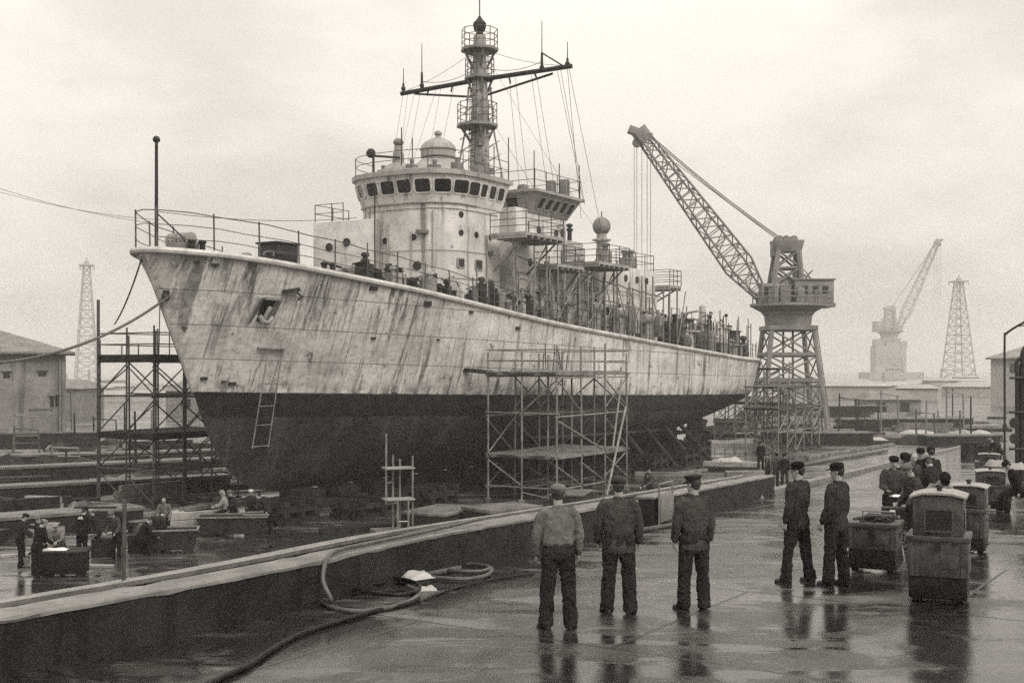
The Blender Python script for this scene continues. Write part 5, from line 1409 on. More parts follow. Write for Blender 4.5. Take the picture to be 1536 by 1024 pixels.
hp = [Q(255, 1060), Q(330, 1022), Q(372, 1003), Q(405, 980), Q(450, 955), Q(520, 932), Q(570, 918), Q(608, 910), Q(626, 900), Q(618, 892), Q(590, 889), Q(560, 893)]
hose = MB().tube(smooth_path([p + V((0, 0, .036)) for p in hp], 8), .034, 10).build('hose', M['black'])
tag(hose, 'long black rubber hose snaking towards the camera over the wet quay', 'hose')
h2 = [Q(572, 917, .09), Q(520, 921, .036), Q(487, 909, .036), Q(474, 896, .04), Q(472, 878, .12), Q(478, 862, .35), Q(487, 880, .68), Q(500, 868, .70), Q(560, 856, .70)]
def EP(y, o, z):
    p, d, nn = edge_frame(y); return p + nn * o + V((0, 0, z))
h2 = [Q(612, 884, .05), Q(628, 893, .05), Q(616, 906, .05), Q(575, 917, .04), Q(530, 920, .036), Q(495, 913, .036), Q(476, 900, .036), EP(16.3, -.30, .10), EP(16.3, -.16, .36), EP(16.45, -.07, .60), EP(16.8, .10, .665), EP(17.6, .16, .662), EP(18.8, .12, .662), EP(20.5, .16, .655)]
tag(MB().tube(smooth_path(h2, 8), .032, 10).build('hose', pm('pale_hose', .075, .5, var=.3, scale=4)), 'grey hose looping from the parapet coping down into the coil on the quay', 'hose')
h3 = [Q(515, 890), Q(545, 897), Q(590, 902), Q(622, 898), Q(629, 888), Q(612, 880), Q(585, 877), Q(570, 884), Q(520, 888)]
tag(MB().tube(smooth_path([p + V((0, 0, .10)) for p in h3], 8), .03, 8).build('hose', M['black']), 'inner coil of black hose beside the pipes at the parapet foot', 'hose')
h4 = [Q(646, 869), Q(690, 872), Q(725, 868), Q(738, 858), Q(728, 852), Q(700, 849), Q(672, 851), Q(664, 858), Q(690, 862), Q(722, 862), Q(736, 857)]
tag(MB().tube(smooth_path([p + V((0, 0, .04 + .02 * (i > 6))) for i, p in enumerate(h4)], 8), .032, 8).build('hose', pm('grey_hose', .06, .5, var=.3, scale=4)), 'coiled grey hose at the far end of the pipes', 'hose')
h5 = [Q(628, 905), Q(655, 893), Q(690, 882), Q(730, 873), Q(770, 866), Q(800, 862)]
tag(MB().tube(smooth_path([p + V((0, 0, .02)) for p in h5], 8), .016, 8).build('cable', M['black']), 'thin black cable trailing from the coil past the men', 'cable')
for x0, y0, x1, y1, r_, lift, lab in ((498, 885, 640, 857, .06, .08, 'thick dark pipe lying along the parapet foot beneath the rag'), (530, 889, 690, 856, .045, .05, 'thinner dark pipe lying in front of the thick pipe'), (560, 872, 610, 862, .04, .2, 'short dark pipe propped against the parapet')):
    tag(MB().tube([Q(x0, y0, lift), Q(x1, y1, lift)], r_, 10).build('steel_pipe', M['pipe_dark']), lab, 'pipe')
tag(rumple('rag', 'white crumpled cloth lying on the dark pipes by the parapet', 'cloth', Q(624, 876, .10), .46, .40, .10, 'canvas', R(40), seed=2.2))
tag(rumple('rag', 'smaller white crumpled cloth fallen on the quay by the pipes', 'cloth', Q(638, 884, .0), .34, .22, .06, 'canvas', R(10), seed=5.7))
q = Q(512, 893); tag(MB().beam(q + V((0, 0, .04)), Q(540, 888, .05), .3, .06).build('board', M['plank_dark']), 'dark board lying at the parapet foot inside the hose loop', 'board')
# steel panel and rail by the gap in the parapet
p, d, nn = edge_frame(27.7); gp = thing('steel_barrier', 'grey steel panel with a tubular frame standing at the gap in the parapet', 'panel', (p.x - nn.x * .12, p.y - nn.y * .12, quay_z(27.7)), math.atan2(d.y, d.x))
MB().box((.0, 0, .36), (.86, .05, .6)).build('plate', M['midgrey'], gp, bevel=.01)
for x in (-.45, .45): bar('post', V((x, .02, 0)), V((x, .02, .95)), .025, M['pipe'], gp)
for z in (.7, .93): bar('top_bar', V((-.45, .02, z)), V((.45, .02, z)), .02, M['pipe'], gp)
for px0, py0, px1, py1, r_, lab in ((905, 808, 1010, 790, .05, 'dark pipe lying at the parapet foot between the two middle men'), (1090, 752, 1180, 733, .06, 'dark pipe lying at the far parapet foot')):
    tag(MB().tube([Q(px0, py0, r_), Q(px1, py1, r_)], r_, 8).build('steel_pipe', M['pipe_dark']), lab, 'pipe')
for px, py, sx, lab in ((1125, 747, .8, 'small heap of rubble at the far parapet foot'),):
    rumple('rubble_heap', lab, 'rubble', Q(px, py), sx, .5, .22, 'block', seed=px * .3)


# ------------------------------------------------------------------ generator carts on the quay
def cart(label, q, rz, W_, D_, H0, H1, hood, seed=0, name='generator_cart', group=None):
    """chest on a dark base; hood: (width, depth, height) of the housing on top, or None for an open chest"""
    o = thing(name, label, 'cart', tuple(q), rz, group)
    MB().box((0, 0, .07 + H0 / 2), (W_ * .96, D_ * .94, H0)).build('chassis', M['black'], o, bevel=.02)
    for sx in (-1, 1):
        for sy in (-1, 1): MB().lathe((sx * (W_ * .36), sy * D_ * .30, .1), [(.06, -.05), (.10, -.045), (.10, .045), (.06, .05)], 14, Matrix.Rotation(R(90), 3, 'Y')).build('wheel', M['black'], o)
    z0 = .07 + H0
    bd = MB().box((0, 0, z0 + H1 / 2 + .002), (W_, D_, H1)).build('chest', M['cart'], o, bevel=.018)
    mb = MB()
    for sx in (-1, 1): mb.beam((sx * W_ / 2, -D_ / 2 - .012, z0 + H1 - .03), (sx * W_ / 2, D_ / 2 + .012, z0 + H1 - .03), .045, .07)
    for sy in (-1, 1): mb.beam((-W_ / 2, sy * D_ / 2, z0 + H1 - .03), (W_ / 2, sy * D_ / 2, z0 + H1 - .03), .05, .072)
    mb.build('rim', M['cart'], o, bevel=.008)
    MB().box((0, -D_ / 2 - .02, z0 + H1 - .12), (.07, .04, .12)).box((0, -D_ / 2 - .035, z0 + H1 - .17), (.035, .03, .06)).build('latch', M['dark'], o)
    for x in (-W_ * .42, W_ * .42): MB().box((x, -D_ / 2 - .006, z0 + H1 * .45), (.05, .02, H1 * .82)).build('corner_strap', M['cart'], o)
    for sx in (-1, 1):
        MB().tube([V((sx * (W_ / 2 + .005), -.12, z0 + H1 * .62)), V((sx * (W_ / 2 + .05), -.12, z0 + H1 * .6)), V((sx * (W_ / 2 + .05), .12, z0 + H1 * .6)), V((sx * (W_ / 2 + .005), .12, z0 + H1 * .62))], .012, 6).build('side_handle', M['dark'], o)
        MB().box((sx * W_ * .28, -D_ / 2 - .008, z0 + H1 - .05), (.06, .03, .1)).build('hinge', M['dark'], o)
    MB().box((W_ * .2, -D_ / 2 - .004, z0 + H1 * .4), (W_ * .3, .012, H1 * .35)).build('access_plate', M['cart'], o, bevel=.004)
    z = z0 + H1 + .004
    if hood:
        w, d, h = hood
        pts = [(-w / 2, 0), (w / 2, 0), (w / 2, h * .86), (w * .30, h * .93), (0, h * .94), (-w * .30, h * .93), (-w / 2, h * .86)]
        def ext(mb, pts, y0, y1):
            k = len(pts); mb.add([V((x, y0, z + zz)) for x, zz in pts] + [V((x, y1, z + zz)) for x, zz in pts], [list(range(k)), list(range(k, 2 * k))[::-1]] + [[i, k + i, k + (i + 1) % k, (i + 1) % k] for i in range(k)]); return mb
        ext(MB(), pts, -d / 2, d / 2).build('hood', M['cart'], o, bevel=.012)
        rp_ = [(-w / 2 - .04, h * .855), (-w * .30, h * .935), (0, h * .945), (w * .30, h * .935), (w / 2 + .04, h * .855), (w / 2 + .04, h * .90), (w * .30, h * .98), (0, h * .995), (-w * .30, h * .98), (-w / 2 - .04, h * .90)]
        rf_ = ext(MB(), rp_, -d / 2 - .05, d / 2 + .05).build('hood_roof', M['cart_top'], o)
        MB().lathe((0, 0, z + h * 1.0), [(.035, 0), (.035, .03), (.05, .04), (.045, .07), (.02, .08)], 12).build('filler_cap', M['dark'], rf_)
        wn = MB().box((.02 * w, -d / 2 - .003, z + h * .36), (w * .52, .02, h * .46)).build('window', M['glass'], o)
        mb = MB()
        for sx in (-1, 1): mb.box((.02 * w + sx * w * .275, -d / 2 - .01, z + h * .36), (.025, .04, h * .54))
        for sz in (-1, 1): mb.box((.02 * w, -d / 2 - .01, z + h * .36 + sz * h * .25), (w * .575, .042, .025))
        mb.build('window_frame', M['cart'], wn)
        wn2 = MB().box((w / 2 + .003, 0, z + h * .36), (.02, d * .5, h * .42)).build('window', M['glass'], o)
    else:
        for sx in (-1, 1): MB().box((sx * W_ * .02, 0, z - .02), (.02, D_ * .9, .04)).build('divider', M['dark'], o)
        rr = random.Random(seed)
        for k_ in range(7):
            x, y = rr.uniform(-.36, .36) * W_, rr.uniform(-.36, .36) * D_
            MB().tube([V((x, y, z)), V((x + rr.uniform(-.1, .1), y, z + .06)), V((x + rr.uniform(-.25, .25) * W_, y + rr.uniform(-.2, .2) * D_, z + rr.uniform(.02, .1)))], .022, 6).build('tool', M['dark'], o)
        MB().box((.05, .1, z + .05), (W_ * .55, D_ * .5, .09)).build('tray', M['dark'], o, bevel=.01)
        mb = MB()
        for x in (-W_ * .3, W_ * .36): mb.tube([V((x, .3 * D_, z)), V((x, .3 * D_, z + .13))], .015, 6)
        mb.tube([V((-W_ * .3, .3 * D_, z + .13)), V((W_ * .36, .3 * D_, z + .13))], .015, 6); mb.build('handle', M['pipe'], o)
        MB().box((.02, -D_ / 2 - .015, z - .22), (.05, .03, .26)).build('hasp', M['dark'], o)
    return o


def cart_at(px, py, **k):
    q = Q(px, py); return q


q = Q(1424, 908); q.y += .38; a0 = math.atan2(q.x, q.y)
cart('tall battered grey generator cart with a window in its hood, nearest to the camera', q, -a0 - R(4), .79, .72, .30, .56, (.66, .6, .60))
q = Q(1323, 861); q.y += .36
cart('open grey tool chest on dark skids beside the men reading papers', q, -math.atan2(q.x, q.y) - R(9), .76, .7, .30, .42, None, 4, 'tool_chest')
q = Q(1466, 832); q.y += .4
cart('hooded generator cart partly hidden behind the nearest generator cart', q, -math.atan2(q.x, q.y) - R(6), .62, .8, .22, .52, (.60, .62, .42))
q = Q(1497, 768); q.y += .5
cart('wide dark generator cart with a low hood standing third in the row', q, -math.atan2(q.x, q.y) + R(6), .95, .9, .2, .42, (.66, .7, .36))
q = Q(1492, 722); q.y += .5
cart('dark low chest with cloths on it, last in the row of carts', q, -math.atan2(q.x, q.y), 1.0, .9, .2, .45, (.7, .6, .3))
for px, py, lab in ((1497, 706, 'pale bundled canvas on the far carts'), (1520, 712, 'second pale bundle beside the dark pipe stack')):
    rumple('canvas_bundle', lab, 'bundle', Q(px, py + 18, .62), .9, .6, .25, 'plank_pale', seed=px)
# instrument box on a stand between the men
q = Q(1340, 838); ib = thing('instrument_box', 'small black instrument case with a white handle on a thin stand', 'instrument', tuple(q), R(-12))
for x, y in ((-.13, -.1), (.13, -.1), (0, .14)): bar('stand_leg', V((x * 1.3, y * 1.3, 0)), V((x * .6, y * .6, .62)), .018, M['pipe'], ib)
MB().box((0, 0, .76), (.38, .28, .28)).build('case', M['black'], ib, bevel=.015)
MB().box((-.03, -.145, .85), (.09, .02, .025)).build('handle', M['paper'], ib)
MB().lathe((-.05, -.145, .75), [(.03, 0), (.03, .02), (.01, .022)], 10, Matrix.Rotation(R(90), 3, 'X')).lathe((.07, -.145, .75), [(.03, 0), (.03, .02), (.01, .022)], 10, Matrix.Rotation(R(90), 3, 'X')).build('dial', M['pipe'], ib)
# drums and sacks further back
for px, py in ((1452, 690), (1466, 690), (1478, 698), (1490, 694)):
    q = Q(px, py); d_ = thing('drum', 'dark oil drum in the row at the back of the quay', 'drum', tuple(q), 0, 'oil drums at the back of the quay')
    MB().lathe((0, 0, 0), [(.36, 0), (.38, .02), (.38, .3), (.395, .32), (.38, .34), (.38, .62), (.395, .64), (.38, .66), (.38, .95), (.39, .98), (.35, .98), (.34, .95)], 18).build('barrel', M['dark'], d_)
    MB().lathe((.18, 0, .95), [(.05, 0), (.05, .03), (.02, .04)], 10).build('bung', M['pipe_dark'], d_)

# lamp post and dark pipe rack at the right-hand edge
q = Q(1507, 700); lp = thing('lamp_post', 'tall thin lamp post with a bent double arm beside the dark pipe rack', 'lamp post', tuple(q))
k_ = q.y / F
H = (700 - 508) * k_
MB().tube(smooth_path([V((0, 0, 0)), V((0, 0, H * .5)), V((0, 0, H)), V((.06, 0, H + .22)), V((.35, -.1, H + .48)), V((.95, -.3, H + .86))], 6), .055, 8).build('column', M['dark'], lp)
MB().tube([V((.5, -.15, H + .57)), V((.95, -.2, H + .66))], .03, 6).build('side_arm', M['dark'], lp)
for x, y, z in ((1.0, -.32, H + .9), (1.02, -.22, H + .68)): MB().box((x, y, z), (.3, .14, .1)).build('lamp_head', M['dark'], lp, bevel=.02)
MB().box((-.02, -.06, 1.9), (.16, .14, .3)).tube([V((0, 0, 2.6)), V((.3, 0, 2.62))], .02, 6).build('switch_box', M['dark'], lp)
MB().lathe((0, 0, 0), [(.16, 0), (.16, .08), (.09, .14), (.08, .5), (.056, .55)], 12).build('base', M['dark'], lp)
q = Q(1530, 720); prk = thing('pipe_rack', 'dark upright rack of thick pipes and valves at the edge of the quay', 'pipe rack', tuple(q))
k_ = q.y / F
for i, (x, h, r_) in enumerate(((-.12, 4.1, .07), (.12, 4.4, .13), (.55, 4.3, .13), (1.0, 4.5, .12), (1.4, 4.2, .13))):
    MB().tube([V((x, .1 * (i % 2), 0)), V((x, .1 * (i % 2), h))], r_, 10).build('standpipe', M['dark'], prk)
MB().box((1.15, .5, 1.6), (1.3, .5, 3.1)).build('cabinet', M['black'], prk, bevel=.03)
for z in (1.2, 2.6, 3.9): MB().tube([V((-.45, -.12, z)), V((1.9, -.12, z))], .05, 7).build('cross_pipe', M['dark'], prk)
MB().tube(smooth_path([V((.12, 0, 4.4)), V((.15, 0, 4.9)), V((.45, 0, 5.2)), V((1.2, 0, 5.3))], 6), .12, 8).build('elbow_pipe', M['dark'], prk)
MB().tube(smooth_path([V((-.15, 0, 4.1)), V((-.1, 0, 4.55)), V((.2, 0, 4.75))], 6), .07, 8).build('elbow_pipe', M['dark'], prk)
for z in (1.6, 2.2): MB().lathe((-.3, -.2, z), [(.18, -.02), (.2, 0), (.18, .02)], 14, Matrix.Rotation(R(90), 3, 'X')).build('valve_wheel', M['dark'], prk)
# ------------------------------------------------------------------ people
def cloth(name, v, scale=11):
    m = bpy.data.materials.new(name); t = NT(m); c = t.coord('Object')
    n1 = t.noise(c, 5, 5, .6); n2 = t.noise(t.coord('Object', (1, 1, .45)), scale, 4, .6, 1.5); n3 = t.noise(c, 160, 2, .5)
    col = t.mix(t.ramp(n1, .3, .7), rgb(v * .75), rgb(v * 1.25))
    col = t.mix(t.math('MULTIPLY', t.ramp(n3, .5, .7), .3), col, rgb(v * .5))
    t.set(t.b.inputs['Base Color'], col); t.b.inputs['Roughness'].default_value = .85; t.b.inputs['Specular IOR Level'].default_value = .12
    t.set(t.b.inputs['Normal'], t.bump(n2, .55, .025))
    return m


M['skin'] = pm('skin', .30, .55, var=.12, scale=14, bump=.1)
M['hair'] = pm('dark_hair', .025, .6, var=.3, scale=40, bump=.4)
C = {k: cloth('cloth_' + k, v) for k, v in dict(black=.007, dark=.018, navy=.028, mid=.046, grey=.12, pale=.22, shirt=.115, white=.45).items()}
M['boot'] = pm('boot_leather', .014, .4, var=.3, scale=20)


def ring_chain(mb, pts, rads, side, n=14):
    """closed loft along pts; rads: (half width along side, half depth)"""
    pts = [V(p) for p in pts]; k = len(pts); vs = []; fs = []
    P = []; Rr = []
    t0 = (pts[1] - pts[0]).normalized(); t1 = (pts[-1] - pts[-2]).normalized()
    e0 = min(rads[0]) * .45; e1 = min(rads[-1]) * .45
    P = [pts[0] - t0 * e0] + pts + [pts[-1] + t1 * e1]
    Rr = [(rads[0][0] * .55, rads[0][1] * .55)] + list(rads) + [(rads[-1][0] * .55, rads[-1][1] * .55)]
    K_ = len(P); sd_ = V(side).normalized()
    for i, p in enumerate(P):
        t = (P[min(i + 1, K_ - 1)] - P[max(i - 1, 0)]).normalized()
        s_ = (sd_ - t * sd_.dot(t)); s_ = s_.normalized() if s_.length > .1 else t.orthogonal().normalized()
        o = t.cross(s_); a, b = Rr[i]
        vs += [p + s_ * (a * math.cos(6.28319 * j / n)) + o * (b * math.sin(6.28319 * j / n)) for j in range(n)]
    for i in range(K_ - 1):
        for j in range(n): fs.append([i * n + j, i * n + (j + 1) % n, (i + 1) * n + (j + 1) % n, (i + 1) * n + j])
    fs += [list(range(n))[::-1], list(range((K_ - 1) * n, K_ * n))]
    return mb.add(vs, fs)


def fuse(mb, voxel, it=3, fold=0.0, fs=9.0, seed=0.0, keep=None):
    """one continuous skin round everything in mb, smoothed, with cloth folds pushed into it"""
    me = bpy.data.meshes.new('tmp'); me.from_pydata([tuple(p) for p in mb.v], [], mb.f)
    bm = bmesh.new(); bm.from_mesh(me); bmesh.ops.recalc_face_normals(bm, faces=bm.faces); bm.to_mesh(me); bm.free()
    o = bpy.data.objects.new('tmp', me); COL.objects.link(o)
    a = o.modifiers.new('r', 'REMESH'); a.mode = 'VOXEL'; a.voxel_size = voxel
    b = o.modifiers.new('s', 'SMOOTH'); b.iterations = it; b.factor = .5
    dg = bpy.context.evaluated_depsgraph_get(); dg.update()
    out = bpy.data.meshes.new_from_object(o.evaluated_get(dg), depsgraph=dg)
    bpy.data.objects.remove(o); bpy.data.meshes.remove(me)
    if fold:
        out.update(); sv = V((seed * 3.1, seed * 1.7, seed))
        ns = [v.normal.copy() for v in out.vertices]
        for v, nn in zip(out.vertices, ns):
            p = v.co
            q = V((p.x * fs, p.y * fs, p.z * fs * .8 + 1.6 * noise.noise(p * 4 + sv)))
            h = 1 - 2 * abs(noise.noise(q + sv))
            h += .5 * (1 - 2 * abs(noise.noise(V((p.x * fs * 2.2, p.y * fs * 2.2, p.z * fs * 1.2)) + sv * 2)))
            v.co = p + nn * (fold * (h - .6))
    return out


def person(label, loc, yaw, H=1.75, top='dark', bot='dark', hat=None, hat_c='dark', style='coverall', lean=0, twist=0, legs=((0, 0, 3), (0, 0, 3)), arms=((3, 9, 10, 2), (3, 9, 10, 2)),
           head=(0, 0, 0), vox=.016, group=None, sit=None, girth=1.0, toe=12, crouch_z=None, hands=True, seed=None):
    """yaw 0 looks along +Y. legs: (hip flexion, knee bend, spread); arms: (forward, out, elbow bend, inward turn); head: (down, turn to its left, tilt)"""
    k = H / 1.76; sd = seed if seed is not None else len(label) * .37 + loc[0]
    Lr = Matrix.Rotation(R(-lean), 3, 'X'); Tw = Matrix.Rotation(R(twist), 3, 'Z'); T = Lr @ Tw
    r = T @ V((1, 0, 0)); f = T @ V((0, 1, 0)); u = T @ V((0, 0, 1))
    P = V((0, 0, 0))
    J = {}
    low = 9
    for si, sg in ((0, -1), (1, 1)):
        hf, kb, ab = legs[si]
        hip = P + V((sg * .10, 0, -.02))
        d1 = V((sg * math.sin(R(ab)), math.sin(R(hf)) * math.cos(R(ab)), -math.cos(R(hf)) * math.cos(R(ab))))
        kn = hip + d1 * .43
        d2 = V((sg * math.sin(R(ab)) * .8, math.sin(R(hf - kb)), -math.cos(R(hf - kb)))).normalized()
        an = kn + d2 * .42
        J[sg] = (hip, kn, an); low = min(low, an.z - .085)
    dz = -low
    if sit is not None: dz = sit / k
    up = V((0, 0, dz)); P = P + up
    for sg in J: J[sg] = tuple(p + up for p in J[sg])
    waist = P + u * .13; chest = P + u * .36; neckb = P + u * .555; SH = {sg: P + u * .495 + r * (sg * .178 * girth) for sg in (-1, 1)}
    hd = T @ (Matrix.Rotation(R(head[1]), 3, 'Z') @ Matrix.Rotation(R(-head[0]), 3, 'X') @ Matrix.Rotation(R(head[2]), 3, 'Y'))
    hc = neckb + (u * .05 + (hd @ V((0, .012, .115))))
    HX = lambda x, y, z: hc + hd @ V((x, y, z))
    A = {}
    for si, sg in ((0, -1), (1, 1)):
        af, ab, eb, inn = arms[si]
        d1 = (-u * math.cos(R(af)) * math.cos(R(ab)) + f * math.sin(R(af)) * math.cos(R(ab)) + r * (sg * math.sin(R(ab)))).normalized()
        el = SH[sg] + d1 * .29
        a2 = af + eb
        d2 = (-u * math.cos(R(a2)) * math.cos(R(inn)) + f * math.sin(R(a2)) * math.cos(R(inn)) + r * (sg * math.sin(R(ab * .35 - inn)))).normalized()
        A[sg] = (SH[sg], el, el + d2 * .25, d2)
    sc_ = lambda mb: setattr(mb, 'v', [p * k for p in mb.v]) or mb

    # --- body: head, neck, core, arms and hands as one skin
    mb = MB()
    mb.ball(HX(0, -.012, .035), .085, 18, 12, hd, (.90, 1.08, 1.0))
    mb.ball(HX(0, .022, -.035), .066, 16, 10, hd, (.88, .98, 1.15))
    mb.ball(HX(0, .052, -.092), .03, 10, 8, hd, (1.1, .9, .8))                       # chin
    ring_chain(mb, [HX(0, .078, .012), HX(0, .092, -.018), HX(0, .098, -.036)], [(.009, .010), (.013, .012), (.017, .010)], hd @ V((1, 0, 0)), 8)
    mb.ball(HX(0, .082, -.064), .016, 10, 6, hd, (1.5, .6, .5))                      # lips
    mb.ball(HX(0, .072, .028), .02, 10, 6, hd, (2.6, .6, .45))                       # brow
    for sg in (-1, 1):
        mb.ball(HX(sg * .078, -.008, -.008), .026, 10, 8, hd, (.35, .75, 1.2))       # ears
        mb.ball(HX(sg * .042, .058, -.022), .02, 10, 6, hd, (1, .7, .8))             # cheeks
    ring_chain(mb, [P + u * .45, neckb, hc - hd @ V((0, .02, .06)), hc - hd @ V((0, .01, .0))], [(.07, .06), (.062, .06), (.054, .058), (.05, .055)], r)
    ring_chain(mb, [P - u * .02, waist, chest, P + u * .46], [(.11, .08), (.10, .075), (.12, .08), (.11, .07)], r)
    for sg in (-1, 1):
        s0, el, wr, d2 = A[sg]
        ring_chain(mb, [P + u * .45, s0, el, wr], [(.045, .045), (.04, .04), (.036, .036), (.026, .024)], f, 10)
        if hands:
            nf = (f - d2 * f.dot(d2)).normalized(); np_ = d2.cross(nf) * sg          # palm looks to the thigh
            if np_.dot(r) * sg > 0: np_ = -np_
            kn_ = wr + d2 * .085
            ring_chain(mb, [wr - d2 * .01, wr + d2 * .04, kn_], [(.026, .02), (.038, .018), (.040, .016)], nf, 10)
            for q, (o_, l_) in enumerate(((.030, .078), (.010, .088), (-.011, .082), (-.031, .064))):
                b0 = kn_ + nf * o_ - d2 * .012; b1 = b0 + (d2 * .86 + np_ * .35).normalized() * l_ * .52; b2 = b1 + (d2 * .62 + np_ * .78).normalized() * l_ * .52
                mb.tube([b0, b1, b2], .0098, 7, True, .0085)
            t0_ = wr + d2 * .03 + nf * .03; t1_ = t0_ + (d2 * .7 + nf * .7).normalized() * .045; t2_ = t1_ + (d2 * .95 + nf * .1 + np_ * .4).normalized() * .035
            mb.tube([t0_, t1_, t2_], .012, 7, True, .010)
    for sg in (-1, 1):
        hip, kn, an = J[sg]; ring_chain(mb, [hip + V((0, 0, .05)), kn, an], [(.07, .07), (.05, .05), (.038, .038)], V((1, 0, 0)), 10)
        ring_chain(mb, [P, hip], [(.09, .07), (.08, .07)], V((1, 0, 0)), 10)
    root = link('person', fuse(sc_(mb), min(vox, .011) if vox < .015 else vox * .8, 2), M['skin'], None, 60)
    root.location = loc; root.rotation_euler = (0, 0, yaw); tag(root, label, 'person', group)

    # --- jacket or shirt
    mb = MB(); g = girth
    blouse = style in ('shirt', 'coverall')
    if style == 'shirt':
        tor = [P + u * .085, P + u * .13, P + u * .24, P + u * .37, P + u * .46, P + u * .525]
        rad = [(.158 * g, .115), (.175 * g, .128), (.178 * g, .126), (.196 * g, .130), (.180 * g, .115), (.10 * g, .085)]
    elif style == 'coverall':
        tor = [P + u * .07, P + u * .125, P + u * .20, P + u * .37, P + u * .46, P + u * .525]
        rad = [(.160 * g, .116), (.164 * g, .119), (.178 * g, .126), (.206 * g, .134), (.188 * g, .118), (.10 * g, .085)]
    else:
        tor = [P - u * .13, P - u * .05, P + u * .10, P + u * .22, P + u * .37, P + u * .46, P + u * .525]
        rad = [(.192 * g, .15), (.19 * g, .146), (.166 * g, .122), (.188 * g, .134), (.21 * g, .138), (.195 * g, .122), (.10 * g, .085)]
    ring_chain(mb, tor, rad, r, 20)
    ring_chain(mb, [neckb - u * .045, neckb - u * .01, neckb + u * .03], [(.085, .08), (.074, .072), (.068, .067)], r, 16)
    for sg in (-1, 1):
        s0, el, wr, d2 = A[sg]
        ring_chain(mb, [P + u * .47 + r * sg * .08, s0 - r * sg * .02, s0.lerp(el, .25), s0.lerp(el, .6), el, el.lerp(wr, .45), el.lerp(wr, .85), wr], [(.075, .07), (.082, .078), (.080, .074), (.070, .066), (.066, .062), (.064, .06), (.056, .052), (.045, .042)], f, 14)
    jk = link('jacket' if style != 'shirt' else 'shirt', fuse(sc_(mb), vox, 2, .011, 9.5, sd), C[top], root, 60)
    if style == 'coverall':                                   # skirt of the two-piece overall below the belt
        mb = MB(); ring_chain(mb, [P - V((0, 0, .135)), P - V((0, 0, .07)), P + u * .02, P + u * .065], [(.192 * g, .148), (.188 * g, .144), (.174 * g, .128), (.150 * g, .108)], V((1, 0, 0)), 20)
        link('jacket_skirt', fuse(sc_(mb), vox, 2, .007, 6.0, sd + 4), C[top], root, 60)
    if style != 'pale':
        mb = MB(); pts = []
        for i in range(25):
            a = 6.28319 * i / 24; rr_ = (.168 * g, .124) if style != 'shirt' else (.170 * g, .126)
            pts.append(P + u * (.10 if style != 'jacket' else .11) + r * (rr_[0] * math.cos(a)) + f * (rr_[1] * math.sin(a)))
        for i in range(24): mb.add([(pts[i] - u * .02) * k, (pts[i + 1] - u * .02) * k, (pts[i + 1] + u * .022) * k, (pts[i] + u * .022) * k], [[0, 1, 2, 3]])
        mb.build('belt', M['boot'], root)
    # --- trousers
    mb = MB()
    ring_chain(mb, [P - V((0, 0, .06)), P + V((0, 0, .03)), P + u * .105], [(.178 * g, .135), (.170 * g, .13), (.152 * g, .112)], V((1, 0, 0)), 18)
    for sg in (-1, 1):
        hip, kn, an = J[sg]
        ring_chain(mb, [hip + V((0, 0, .04)), hip.lerp(kn, .3), hip.lerp(kn, .7), kn, kn.lerp(an, .4), kn.lerp(an, .8), an + (an - kn).normalized() * .035],
                   [(.098 * g, .118), (.094 * g, .108), (.082 * g, .09), (.078 * g, .082), (.076 * g, .08), (.076 * g, .082), (.078 * g, .088)], V((1, 0, 0)), 14)
    link('trousers', fuse(sc_(mb), vox, 2, .018, 8.0, sd + 9), C[bot], root, 60)
    # --- boots
    for sg in (-1, 1):
        hip, kn, an = J[sg]; to = R(toe) * sg; fd = V((math.sin(to), math.cos(to), 0)); sh_ = V((math.cos(to), -math.sin(to), 0))
        if sit is not None or crouch_z: fd = V((0, 1, 0)); sh_ = V((1, 0, 0))
        b0 = V((an.x, an.y, an.z - .085))
        mb = MB(); ring_chain(mb, [an + V((0, 0, .09)), an + V((0, 0, .02)), b0 + V((0, 0, .05)) - fd * .012], [(.05, .056), (.052, .06), (.05, .055)], sh_, 12)
        ring_chain(mb, [b0 - fd * .075 + V((0, 0, .035)), b0 + V((0, 0, .042)), b0 + fd * .09 + V((0, 0, .036)), b0 + fd * .165 + V((0, 0, .028))], [(.036, .033), (.042, .042), (.050, .036), (.038, .026)], sh_, 12)
        mb.box((b0 + fd * .05 + V((0, 0, .009))), (.078, .25, .018), math.atan2(-fd.x, fd.y))
        sc_(mb).build('boot', M['boot'], root, smooth=50)
    # --- hair and hat
    mb = MB(); mb.ball(HX(0, -.036, .028), .089, 16, 10, hd, (.94, .88, 1.0)); mb.ball(HX(0, -.058, -.022), .058, 12, 8, hd, (1.10, .72, .9))
    hr = sc_(mb).build('hair', M['hair'], root, smooth=60)
